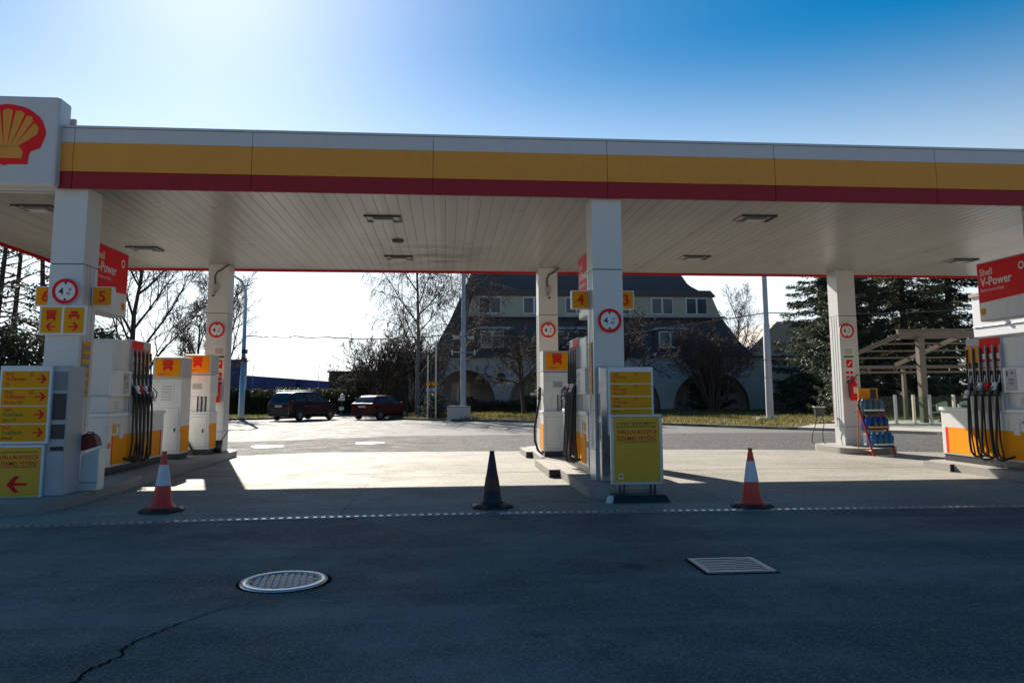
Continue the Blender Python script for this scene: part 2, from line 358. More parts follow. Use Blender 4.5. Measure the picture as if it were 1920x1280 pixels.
def grid(name, x0, x1, y0, y1, z, m, n=24):
    v = [(x0+(x1-x0)*i/n, y0+(y1-y0)*j/n, z) for j in range(n+1) for i in range(n+1)]
    return tag(MB().add(v, [(j*(n+1)+i, j*(n+1)+i+1, (j+1)*(n+1)+i+1, (j+1)*(n+1)+i) for j in range(n) for i in range(n)], m).build(name), kind='structure')
grid('ground', -900, 900, -300, 1500, -.03, EARTH, 30)
sheet('bounce_paving', [(-60, -60), (60, -60), (60, .4), (-60, .4)], .004, PAVE)  # unseen pale paving added behind the camera to bounce warm light forward
sheet('forecourt_asphalt', [(-60, -60), (60, -60), (60, 9.55), (7.0, 9.72), (-.1, 9.86), (-3.2, 9.66), (-5.9, 9.42), (-60, 9.3)], 0, ASPH)
sheet('forecourt_apron', [(-60, 9.3), (-5.9, 9.42), (-3.2, 9.66), (-.1, 9.86), (7, 9.72), (60, 9.55), (60, 17.2), (13.9, 18.1), (9, 20.0), (5.8, 20.6), (2, 20.55), (-3.2, 20.8), (-4.6, 20.2), (-5.6, 19.7), (-60, 20.2)], 0, APRON)
sheet('access_road', [(-60, 20.2), (-5.6, 19.7), (-4.6, 20.2), (-3.2, 20.8), (2, 20.55), (5.8, 20.6), (9, 20.0), (13.9, 18.1), (60, 17.2), (60, 29), (14, 28.4), (6, 29), (-2, 28.4), (-6, 26), (-60, 25)], 0, ROADM)
sheet('parking_lane', [(-60, 25), (-6, 26), (-2, 28.4), (6, 29), (14, 28.4), (60, 29), (60, 62), (-60, 62)], 0, LANE)
# manhole style repair ring far in the road
tag(MB().lathe([(0, .012), (.42, .012), (.46, .004)], (-2.3, 24.6, 0), GALV, 28).build('road_manhole_cover'), 'pale round manhole cover in the rough road beyond the canopy', 'manhole cover')
tag(MB().lathe([(0, .012), (.42, .012), (.46, .004)], (-5.15, 23.4, 0), GALV, 28).build('road_manhole_cover'), 'pale round manhole cover near the left rear column foot', 'manhole cover')
# crack in the foreground asphalt
cr = MB(); pts = []
P0 = [(-1.36, 6.05), (-1.44, 5.92), (-1.57, 5.80), (-1.66, 5.63), (-1.75, 5.45), (-1.80, 5.30), (-1.87, 5.18), (-1.90, 5.00), (-1.86, 4.86), (-1.90, 4.72), (-1.95, 4.60), (-1.93, 4.48), (-1.98, 4.3), (-2.0, 4.0), (-2.05, 3.6)]
fine = []
for i in range(len(P0)-1):
    for k in range(5):
        t = k/5; fine.append((P0[i][0]+(P0[i+1][0]-P0[i][0])*t+random.gauss(0, .008), P0[i][1]+(P0[i+1][1]-P0[i][1])*t+random.gauss(0, .008)))
for i in range(len(fine)-1):
    a, b = fine[i], fine[i+1]; wa = .003+.007*min(1, i/40)*random.uniform(.5, 1.3)
    cr.add([(a[0]-wa, a[1], .004), (a[0]+wa, a[1], .004), (b[0]+wa, b[1], .004), (b[0]-wa, b[1], .004)], [(0, 1, 2, 3)], TAR)
tag(cr.build('asphalt_crack'), kind='structure')
# channel drain : shallow steel grating strip in short segments along a gently curved line
dr = MB(); line = [(-5.6, 9.45), (-4.4, 9.60), (-3.2, 9.74), (-1.6, 9.86), (0, 9.93), (1.7, 9.93), (3.4, 9.88), (5.2, 9.83), (7, 9.79), (9.5, 9.72), (13, 9.66)]
for i in range(len(line)-1):
    a, b = Vector((*line[i], 0)), Vector((*line[i+1], 0)); d = (b-a); L = d.length; d.normalize(); nrm = Vector((-d.y, d.x, 0))
    dr.add([a-nrm*.065+Z*.003, b-nrm*.065+Z*.003, b+nrm*.065+Z*.003, a+nrm*.065+Z*.003], [(0, 1, 2, 3)], BLK)
    for sgn in (-1, 1):
        p, q = a+nrm*.06*sgn, b+nrm*.06*sgn
        dr.hexa([p-nrm*.012, q-nrm*.012, q+nrm*.012, p+nrm*.012], [v+Z*.012 for v in (p-nrm*.012, q-nrm*.012, q+nrm*.012, p+nrm*.012)], GREY)
    k = 0
    while k < L-.02:
        p = a+d*k; q = a+d*(k+.048)
        dr.hexa([p-nrm*.046, q-nrm*.046, q+nrm*.046, p+nrm*.046], [v+Z*.010 for v in (p-nrm*.046, q-nrm*.046, q+nrm*.046, p+nrm*.046)], STEEL); k += .10
tag(dr.build('drainage_channel'), 'long thin steel grating drain across the forecourt in front of the cones', 'drain')
# manhole
mh = thing('manhole_cover', 'round steel manhole cover with square grid pattern in the foreground asphalt', 'manhole cover', (-1.285, 6.585, 0), .12)
mb = MB(); mb.disc((.005, .0, .0025), X, Y, .375, TAR, 40, .34); mb.build('tar_seal', mh); mb = MB(); mb.lathe([(.345, .001), (.345, .012), (.295, .014), (.29, .005)], (0, 0, 0), STEEL, 48); mb.build('frame', mh)
mb = MB(); mb.disc((0, 0, .004), X, Y, .292, DARK, 40)
s_ = .052
for i in range(-6, 7):
    for j in range(-6, 7):
        x, y = i*s_, j*s_
        if math.hypot(x, y) < .262: mb.hexa([(x-.019, y-.019, .004), (x+.019, y-.019, .004), (x+.019, y+.019, .004), (x-.019, y+.019, .004)], [(x-.016, y-.016, .012), (x+.016, y-.016, .012), (x+.016, y+.016, .012), (x-.016, y+.016, .012)], GREY)
mb.lathe([(.292, .012), (.27, .012), (.265, .004)], (0, 0, 0), GREY, 40)
mb.build('lid', mh)
gr = thing('gully_grate', 'sunken rectangular steel gully grate with long slots in the foreground asphalt', 'drain grate', (2.5, 6.76, 0), -.01)
mb = MB(); mb.rect(-.325, -.30, .325, .30, (0, 0, .0025), X, Y, TAR); mb.build('pit', gr)
mb = MB()
for x0, x1, y0, y1 in [(-.30, .30, -.275, -.235), (-.30, .30, .235, .275), (-.30, -.25, -.235, .235), (.25, .30, -.235, .235)]: mb.box(x0, x1, y0, y1, .003, .016, IRON)
mb.build('frame', gr)
for i in range(7):
    mb = MB()
    yy = -.196+i*.0655
    n = 10
    for k in range(n):
        xa, xb = -.25+.5*k/n, -.25+.5*(k+1)/n
        za, zb = [.013-.010*(1-(2*x/.5)**2) for x in (xa, xb)]
        mb.hexa([(xa, yy-.016, za-.006+.004), (xb, yy-.016, zb-.006+.004), (xb, yy+.016, zb-.002), (xa, yy+.016, za-.002)], [(xa, yy-.016, za+.006), (xb, yy-.016, zb+.006), (xb, yy+.016, zb+.006), (xa, yy+.016, za+.006)], IRON)
    mb.build('bar', gr)

# ---------------- islands
def rounded(x0, x1, y0, y1, r, n=8):
    p = []
    for cx, cy, a0 in [(x1-r, y0+r, -90), (x1-r, y1-r, 0), (x0+r, y1-r, 90), (x0+r, y0+r, 180)]:
        for i in range(n+1):
            a = R(a0+90*i/n); p.append((cx+r*math.cos(a), cy+r*math.sin(a)))
    return p
def island(label, x0, x1, y0, y1, r, blocks=()):
    t = thing('pump_island', label, 'kerbed island', ((x0+x1)/2, (y0+y1)/2, 0), group='raised pump islands')
    ox, oy = (x0+x1)/2, (y0+y1)/2
    mb = MB(); mb.prism([(x-ox, y-oy) for x, y in rounded(x0, x1, y0, y1, r)], 0, .15, CONC); mb.build('kerb', t, bevel=.015)
    for bx0, bx1, by0, by1 in blocks:
        mb = MB(); mb.box(bx0-ox, bx1-ox, by0-oy, by1-oy, 0, .143, CONC); mb.box(bx0-ox+.02, bx1-ox-.005, by0-oy-.004, by0-oy-.001, .01, .135, KBLK); mb.build('kerb_block', t)  # thin black plate paints the shade on each block's front face
    return t
island('long concrete pump island under the left column and truck pumps', -6.75, -5.05, 10.35, 20.3, .8)
island('narrow concrete pump island under the centre column with stepped kerb', 2.08, 3.2, 10.95, 20.3, .5, [(1.88, 2.09, 14.0, 16.2), (1.92, 2.09, 18.35, 19.9)])
island('concrete pump island at the right edge carrying the open-faced pump', 9.64, 11.3, 9.0, 15.0, .25, [(9.56, 9.66, 14.08, 14.9)])
island('short rounded concrete island under the right rear column and water rack', 9.75, 11.2, 18.1, 20.25, .55)

# ---------------- kerbs and verges
def kerb(name, pts, label, wd=.14, h=.12):
    mb = MB(); P = [Vector((*p, 0)) for p in pts]
    for i in range(len(P)-1):
        a, b = P[i], P[i+1]; d = (b-a); L = d.length; d.normalize(); nr = Vector((-d.y, d.x, 0)); k = 0
        while k < L:
            p, q = a+d*k, a+d*min(k+.985, L); dz = random.uniform(-.006, .006)
            lo = [p, q, q+nr*wd, p+nr*wd]; mb.hexa(lo, [v+Z*(h+dz) for v in lo], CONC); k += 1.0
    return tag(mb.build(name), kind='structure')
V1 = [(-3.3, 47.6), (-1.0, 44.6), (1.5, 42.8), (6, 39.3), (10.4, 35.9), (13.2, 31.6), (14.3, 30.5), (16.3, 33.2), (18.4, 34.2), (30, 36), (60, 40), (60, 63), (-3.5, 63), (-4.2, 55)]
V2 = [(-60, 44), (-22, 45.5), (-13.3, 47.2), (-11.0, 48.3), (-9.3, 51.0), (-8.9, 58), (-8.9, 63), (-60, 63)]
def verge(name, pts):
    mb = MB(); mb.prism(pts, -.02, .09, EARTH); return tag(mb.build(name), kind='structure')
verge('grass_verge', V1); verge('hedge_verge', V2)
kerb('kerb', V1[:7][::1], '')
kerb('kerb', V2[:5], '')
sheet('back_yard', [(-60, 63), (60, 63), (60, 64.9), (-60, 64.9)], .02, EARTH)
PV = [(14.3, 30.5), (17.4, 26.2), (40, 23.5), (60, 22), (60, 40), (30, 36), (18.4, 34.2), (16.3, 33.2)]
mb = MB(); mb.prism(PV, -.02, .11, PAVE, CONC); tag(mb.build('pavement'), kind='structure')
V3 = [(-60, 20.5), (-13, 24), (-12.5, 30), (-14.5, 44), (-60, 43)]
verge('left_verge', V3)
def inpoly(x, y, P):
    c = False; n = len(P)
    for i in range(n):
        a, b = P[i], P[i-1]
        if (a[1] > y) != (b[1] > y) and x < (b[0]-a[0])*(y-a[1])/(b[1]-a[1])+a[0]: c = not c
    return c
def tufts(name, P, bx, n, seed, hh=.11):
    rnd = random.Random(seed); mb = MB(); k = 0; vs = []; fs = []
    while k < n:
        x = rnd.uniform(bx[0], bx[1]); y = rnd.uniform(bx[2], bx[3])
        if not inpoly(x, y, P): continue
        k += 1
        h = hh*rnd.uniform(.4, 1.5)*(1+.6*math.sin(x*1.3)*math.sin(y*.9)); a = rnd.uniform(0, 6.28); w_ = rnd.uniform(.02, .05); o = len(vs)
        dx, dy = math.cos(a)*w_, math.sin(a)*w_; lx, ly = rnd.gauss(0, .05), rnd.gauss(0, .05)
        vs += [(x-dx, y-dy, .085), (x+dx, y+dy, .085), (x+lx, y+ly, .09+h)]; fs.append((o, o+1, o+2))
    mb.add(vs, fs, GRASS); return tag(mb.build(name), kind='stuff')
tufts('grass', V1, (-4, 34, 30, 63), 42000, 3)
tufts('grass', V2, (-24, -8.9, 45, 60), 9000, 4)
tufts('grass', V3, (-30, -12, 21, 44), 6000, 5)

# ================================================================== CANOPY
CX = {'l': -5.77, 'c': 2.62, 'r': 10.53}
YF, YB, XL, XR, ZC, ZT = 12.05, 20.15, -9.45, 15.2, 4.71, 5.62
cano = thing('fuel_canopy', 'long flat fuel station canopy on white columns with white yellow and red fascia', 'canopy', (2.6, 16, 0))
OFF = Vector((-2.6, -16, 0))
def cb(mb, name, bevel=0, parent=None):
    o = mb.build(name, parent or cano, bevel); 
    if parent is None: o.location = OFF
    return o
# ceiling planks material
m = mat('ceiling_planks', (.33, .32, .305), .3, var=.1, scale=.7); n = m.node_tree.nodes; l = m.node_tree.links; b = n['Principled BSDF']
g = n.new('ShaderNodeNewGeometry'); sx = n.new('ShaderNodeSeparateXYZ'); l.new(g.outputs['Position'], sx.inputs[0])
def mathn(op, a, bb=None):
    x = n.new('ShaderNodeMath'); x.operation = op
    for i, v in enumerate((a, bb)):
        if v is None: continue
        if isinstance(v, (int, float)): x.inputs[i].default_value = v
        else: l.new(v, x.inputs[i])
    return x.outputs[0]
pp = mathn('PINGPONG', mathn('ADD', sx.outputs[0], 100.0), .1)
seam = n.new('ShaderNodeMapRange'); seam.inputs[1].default_value = .003; seam.inputs[2].default_value = .012; l.new(pp, seam.inputs[0])
py_ = mathn('PINGPONG', mathn('ADD', sx.outputs[1], 100.05), 2.0)
seam2 = n.new('ShaderNodeMapRange'); seam2.inputs[1].default_value = .004; seam2.inputs[2].default_value = .012; l.new(py_, seam2.inputs[0])
sm = mathn('MINIMUM', seam.outputs[0], seam2.outputs[0])
old = b.inputs['Base Color'].links[0].from_socket
# per plank tone
pl = mathn('FLOOR', mathn('MULTIPLY', mathn('ADD', sx.outputs[0], 100.1), 5.0)); wn = n.new('ShaderNodeTexWhiteNoise'); wn.noise_dimensions = '1D'; l.new(pl, wn.inputs['W'])
mx = n.new('ShaderNodeMix'); mx.data_type = 'RGBA'; mx.blend_type = 'MULTIPLY'; mx.inputs['Factor'].default_value = 1; l.new(old, mx.inputs['A'])
cr_ = n.new('ShaderNodeMapRange'); cr_.inputs[3].default_value = .86; cr_.inputs[4].default_value = 1.06; l.new(wn.outputs[0], cr_.inputs[0])
gv = n.new('ShaderNodeCombineColor'); k_ = mathn('MULTIPLY', cr_.outputs[0], mathn('ADD', mathn('MULTIPLY', sm, .4), .6))
# soot stains with a shape of their own (round old leak marks)
st = n.new('ShaderNodeTexNoise'); st.inputs['Scale'].default_value = 1.1; st.inputs['Detail'].default_value = 7; st.inputs['Roughness'].default_value = .7
mpp = n.new('ShaderNodeMapping'); mpp.inputs['Scale'].default_value = (.9, 1.7, 1); l.new(g.outputs['Position'], mpp.inputs[0]); l.new(mpp.outputs[0], st.inputs['Vector'])
stm = n.new('ShaderNodeMapRange'); stm.inputs[1].default_value = .60; stm.inputs[2].default_value = .78; stm.inputs[3].default_value = 1; stm.inputs[4].default_value = .45; l.new(st.outputs[0], stm.inputs[0])
# dirty zone around one leak
dv = n.new('ShaderNodeVectorMath'); dv.operation = 'DISTANCE'; dv.inputs[1].default_value = (-.45, 17.9, 4.71); l.new(g.outputs['Position'], dv.inputs[0])
zn = n.new('ShaderNodeMapRange'); zn.inputs[1].default_value = .5; zn.inputs[2].default_value = 2.4; zn.inputs[3].default_value = 1; zn.inputs[4].default_value = 0; l.new(dv.outputs['Value'], zn.inputs[0])
st2 = n.new('ShaderNodeMapRange'); st2.inputs[1].default_value = .42; st2.inputs[2].default_value = .62; l.new(st.outputs[0], st2.inputs[0])
leak = mathn('SUBTRACT', 1.0, mathn('MULTIPLY', mathn('MULTIPLY', zn.outputs[0], st2.outputs[0]), .85))
k_ = mathn('MULTIPLY', mathn('MULTIPLY', k_, stm.outputs[0]), leak)
for i in range(3): l.new(k_, gv.inputs[i])
l.new(gv.outputs[0], mx.inputs['B']); l.new(mx.outputs['Result'], b.inputs['Base Color'])
bp = n.new('ShaderNodeBump'); bp.inputs['Strength'].default_value = .4; bp.inputs['Distance'].default_value = .012; l.new(sm, bp.inputs['Height']); 
wv = n.new('ShaderNodeMath'); wv.operation = 'MULTIPLY_ADD'; wv.inputs[1].default_value = .45; l.new(mathn('SUBTRACT', mathn('MULTIPLY', pp, 10.0), 0.0), wv.inputs[0]); l.new(sm, wv.inputs[2]); l.new(wv.outputs[0], bp.inputs['Height'])
l.new(bp.outputs[0], b.inputs['Normal'])
CEILM = m
mb = MB(); mb.add([(XL+.12, YF+.12, ZC), (XR-.12, YF+.12, ZC), (XR-.12, YB-.12, ZC), (XL+.12, YB-.12, ZC)], [(3, 2, 1, 0)], CEILM); cb(mb, 'ceiling')
mb = MB(); mb.box(XL+.1, XR-.1, YF+.1, YB-.1, ZT-.14, ZT-.06, GREY); cb(mb, 'roof')
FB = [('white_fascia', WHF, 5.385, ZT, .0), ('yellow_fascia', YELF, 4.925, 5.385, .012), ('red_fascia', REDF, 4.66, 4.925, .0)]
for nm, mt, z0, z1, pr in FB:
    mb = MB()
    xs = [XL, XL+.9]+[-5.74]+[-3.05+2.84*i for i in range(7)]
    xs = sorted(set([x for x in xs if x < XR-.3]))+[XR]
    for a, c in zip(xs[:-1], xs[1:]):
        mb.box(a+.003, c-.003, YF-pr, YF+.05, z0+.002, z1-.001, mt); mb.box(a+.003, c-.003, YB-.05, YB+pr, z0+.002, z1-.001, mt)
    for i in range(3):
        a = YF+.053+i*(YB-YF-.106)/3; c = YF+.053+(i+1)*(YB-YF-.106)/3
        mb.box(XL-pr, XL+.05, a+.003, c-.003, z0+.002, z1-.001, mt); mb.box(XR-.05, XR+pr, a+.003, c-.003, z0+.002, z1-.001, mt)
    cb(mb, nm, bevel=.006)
mb = MB()
for x0, x1, y0, y1 in [(XL-.012, XR+.012, YF-.02, YF+.12), (XL-.012, XR+.012, YB-.12, YB+.02), (XL-.012, XL+.12, YF+.121, YB-.121), (XR-.12, XR+.012, YF+.121, YB-.121)]: mb.box(x0, x1, y0, y1, ZT, ZT+.035, GALV)
cb(mb, 'coping')
# joints backing
mb = MB(); mb.box(XL+.06, XR-.06, YF+.055, YF+.08, 4.69, ZT-.01, DARK); mb.box(XL+.06, XR-.06, YB-.08, YB-.055, 4.72, ZT-.01, DARK); cb(mb, 'backing_frame')
# columns
for cx, y0 in [(CX['l'], 12.14), (CX['c'], 12.14), (CX['r'], 12.14), (CX['l']+.18, 19.35), (CX['c'], 19.35), (CX['r'], 19.25)]:
    mb = MB(); hw, dp = .245, .5
    for z0, z1 in [(.15, .62), (.63, 3.49), (3.505, ZC-.004)]:
        mb.box(cx-hw, cx+hw, y0, y0+dp, z0, z1, COLW)
    mb.box(cx-hw+.01, cx+hw-.01, y0+.01, y0+dp-.01, .16, ZC-.01, DARK)
    for sx_ in (-1, 1):   # vertical cladding ribs on the sides
        for k in range(3):
            yy = y0+.12+k*.12
            mb.box(cx+sx_*hw-(.006 if sx_ < 0 else -.001), cx+sx_*hw+(.006 if sx_ > 0 else -.001), yy, yy+.012, .64, 3.48, LGREY)
    cb(mb, 'column', bevel=.012)
def cl(x, y, s=1):
    mb = MB(); 
    mb.box(x-.33*s, x+.33*s, y-.25*s, y-.22*s, ZC-.03, ZC-.003, DARK); mb.box(x-.33*s, x+.33*s, y+.22*s, y+.25*s, ZC-.03, ZC-.003, LGREY)
    mb.box(x-.33*s, x-.30*s, y-.219*s, y+.219*s, ZC-.03, ZC-.003, LGREY); mb.box(x+.30*s, x+.33*s, y-.219*s, y+.219*s, ZC-.03, ZC-.003, DARK)
    mb.box(x-.18*s, x+.18*s, y-.13*s, y+.13*s, ZC-.05, ZC-.004, GREY)
    mb.rect(-.14*s, -.09*s, .14*s, .09*s, (x, y, ZC-.053), X, -Y, LGREY)
    f = cb(mb, 'ceiling_light')
for x, y in [(-1.15, 14.0), (-7.0, 13.6), (5.7, 13.5), (5.9, 17.6), (-6.6, 17.3), (-1.1, 18.1), (12.6, 13.6), (12.6, 17.6)]: cl(x, y)
mb = MB(); mb.lathe([(.0, -.06), (.11, -.05), (.13, -.003)], (-1.0, 16.0, ZC), DARK, 20); cb(mb, 'ceiling_sensor')
# floodlit logo box
lb = thing('logo_sign_box', 'square white sign box with scallop emblem on the canopy\'s left end', 'sign', (-6.72, 11.9, 4.66))
mb = MB(); mb.box(-.80, .80, 0, .40, 0, 1.40, WHF); mb.build('box', lb, bevel=.04)
mb = MB(); mb.box(-.86, .86, .401, .46, -.02, 1.2, LGREY); mb.build('back_tray', lb, bevel=.02)
mb = MB(); shell(mb, (.06, -.004, .80), X, Z, .56, -Y, RED, YELF); mb.build('scallop_emblem', lb)

# ================================================================== SIGNS ON COLUMNS
def limit_sign(x, y, z, r, label):
    t = thing('height_limit_sign', label, 'road sign', (x, y, z), group='round four metre height limit signs')
    mb = MB(); mb.lathe([(0, 0), (r, 0), (r, -.02), (r-.004, -.022), (0, -.022)][::-1], (0, 0, 0), WHITE2, 40, ax=(0, 1, 0)); mb.build('plate', t)
    mb = MB(); O = Vector((0, -.025, 0)); s = r/.2
    mb.disc(O, X, Z, .195*s, RED, 40, .145*s)
    mb.text('4', (-.098*s, -.025, -.052*s), X, Z, .15*s, BLK, 'L', .014)
    mb.text('al', (.045*s, -.025, .012*s), X, Z, .062*s, BLK, 'L', .014)
    mb.text('m', (.02*s, -.025, -.055*s), X, Z, .075*s, BLK, 'L', .014)
    mb.flat([(-.026*s, .142*s), (0, .098*s), (.026*s, .142*s)], O, X, Z, BLK); mb.flat([(-.026*s, -.142*s), (.026*s, -.142*s), (0, -.098*s)], O, X, Z, BLK)
    mb.build('lettering', t)
limit_sign(-5.745, 12.115, 3.07, .20, 'round red-ringed 4 m sign on the left front column')
limit_sign(2.63, 12.115, 2.66, .20, 'round red-ringed 4 m sign on the centre front column')
limit_sign(-5.57, 19.325, 3.08, .20, 'round red-ringed 4 m sign on the left rear column with fire extinguisher')
limit_sign(2.61, 19.325, 3.10, .20, 'round red-ringed 4 m sign on the centre rear column')
limit_sign(10.47, 19.225, 3.10, .20, 'round red-ringed 4 m sign on the right rear column')
def num_sign(d, x0, x1, z0, z1, label, bx):
    t = thing('pump_number_sign', label, 'number sign', ((x0+x1)/2, 12.42, (z0+z1)/2), group='yellow pump number signs')
    w_, h_ = (x1-x0)/2, (z1-z0)/2
    mb = MB(); mb.box(-w_, w_, 0, .12, -h_, h_, WHITE2); mb.build('case', t, bevel=.008)
    mb = MB(); mb.rect(-w_+.016, -h_+.016, w_-.016, h_-.016, (0, -.002, 0), X, Z, ORG); mb.text(d, (0, -.004, -.082), X, Z, .24, RED, 'C', .022); mb.build('number_panel', t)
num_sign('5', -5.50, -5.19, 2.88, 3.19, 'yellow number 5 sign beside the left front column', 1)
num_sign('6', -6.34, -6.03, 2.88, 3.19, 'yellow number 6 sign half hidden behind the left front column', -1)
num_sign('4', 2.07, 2.37, 2.88, 3.19, 'yellow number 4 sign left of the centre front column', -1)
num_sign('3', 2.84, 3.12, 2.88, 3.19, 'yellow number 3 sign right of the centre front column', 1)
t = thing('direction_sign', 'yellow lorry and car lane arrow sign on the left front column', 'direction sign', (-5.75, 12.08, 2.63))
mb = MB(); mb.box(-.34, .34, 0, .055, -.225, .225, WHITE2); mb.build('frame', t, bevel=.008)
for sgn in (-1, 1):
    mb = MB(); O = Vector((sgn*.165, -.003, 0)); mb.rect(-.145, -.195, .145, .195, O, X, Z, YEL); O2 = O+Vector((0, -.003, 0))
    (truck if sgn < 0 else carico)(mb, O2+Z*.07, X, Z, .16, RED); arrow(mb, O2-Z*.10, X, Z, .15, RED, sgn); mb.build('arrow_panel', t)
# side stickers on the columns
def strip(x, nrm, y0, label):
    t = thing('instruction_strip', label, 'notice', (x, y0+.25, 1.9), group='yellow instruction strips on the front columns')
    U = Y if nrm > 0 else -Y
    mb = MB(); mb.box(min(0, nrm*.006), max(0, nrm*.006), -.13, .13, -.42, .42, YEL); 
    O = Vector((nrm*.009, 0, 0))
    for k in range(6): mb.rect(-.11, .29-k*.135, .11, .36-k*.135, O, U, Z, PRINT)
    mb.build('sheet', t)
strip(CX['l']+.256, 1, 12.14, 'yellow instruction strip with dark pictures on the left front column\'s side')
strip(CX['c']-.256, -1, 12.14, 'yellow instruction strip with dark pictures on the centre front column\'s side')
# flag boards
def flag_board(cx, label, faces=(-1, 1)):
    t = thing('hanging_fuel_board', label, 'advertising board', (cx, 13.35, 3.42), group='red hanging fuel boards')
    hx, hy, hz = .14, .71, .57
    mb = MB(); mb.box(-hx, hx, -hy, hy, -hz, hz, LGREY); mb.build('case', t, bevel=.015)
    for s in (-1, 1):
        U = Y*s; N = X*s; O = Vector((s*(hx+.003), 0, 0))
        mb = MB(); mb.rect(-hy+.025, -hz+.025, hy-.025, hz-.025, O, U, Z, WHITE)
        mb.flat([(-hy+.025, -hz+.36), (hy-.025, -hz+.42), (hy-.025, hz-.025), (-hy+.025, hz-.025)], O+N*.002, U, Z, RED)
        O3 = O+N*.004
        x0 = -.62
        mb.text('Shell', O3+U*x0+Z*.31, U, Z, .19, WHITE, 'L', .01); mb.text('V-Power', O3+U*x0+Z*.11, U, Z, .23, WHITE, 'L', .022)
        mb.text('Performance Fuels', O3+U*x0+Z*.0, U, Z, .085, WHITE, 'L', .0)
        ring(mb, O3+U*(.47)+Z*.36, U, Z, .075, WHITE)
        shell(mb, O3+U*(-.60 if s < 0 else .56)-Z*.38, U, Z, .075, N, ORG, YEL)
        mb.build('printed_face', t)
    mb = MB(); mb.box(-.06, .06, -hy+.003-.02, -hy-.001, -.35, -.25, GREY); mb.box(-.06, .06, -hy-.017, -hy-.001, .25, .35, GREY); mb.build('bracket', t)
flag_board(CX['l'], 'red and grey fuel board hanging above the left pump')
flag_board(CX['c'], 'narrow edge-on red and white board behind the centre front column')
flag_board(CX['r'], 'red fuel board hanging above the right pump at the frame edge')

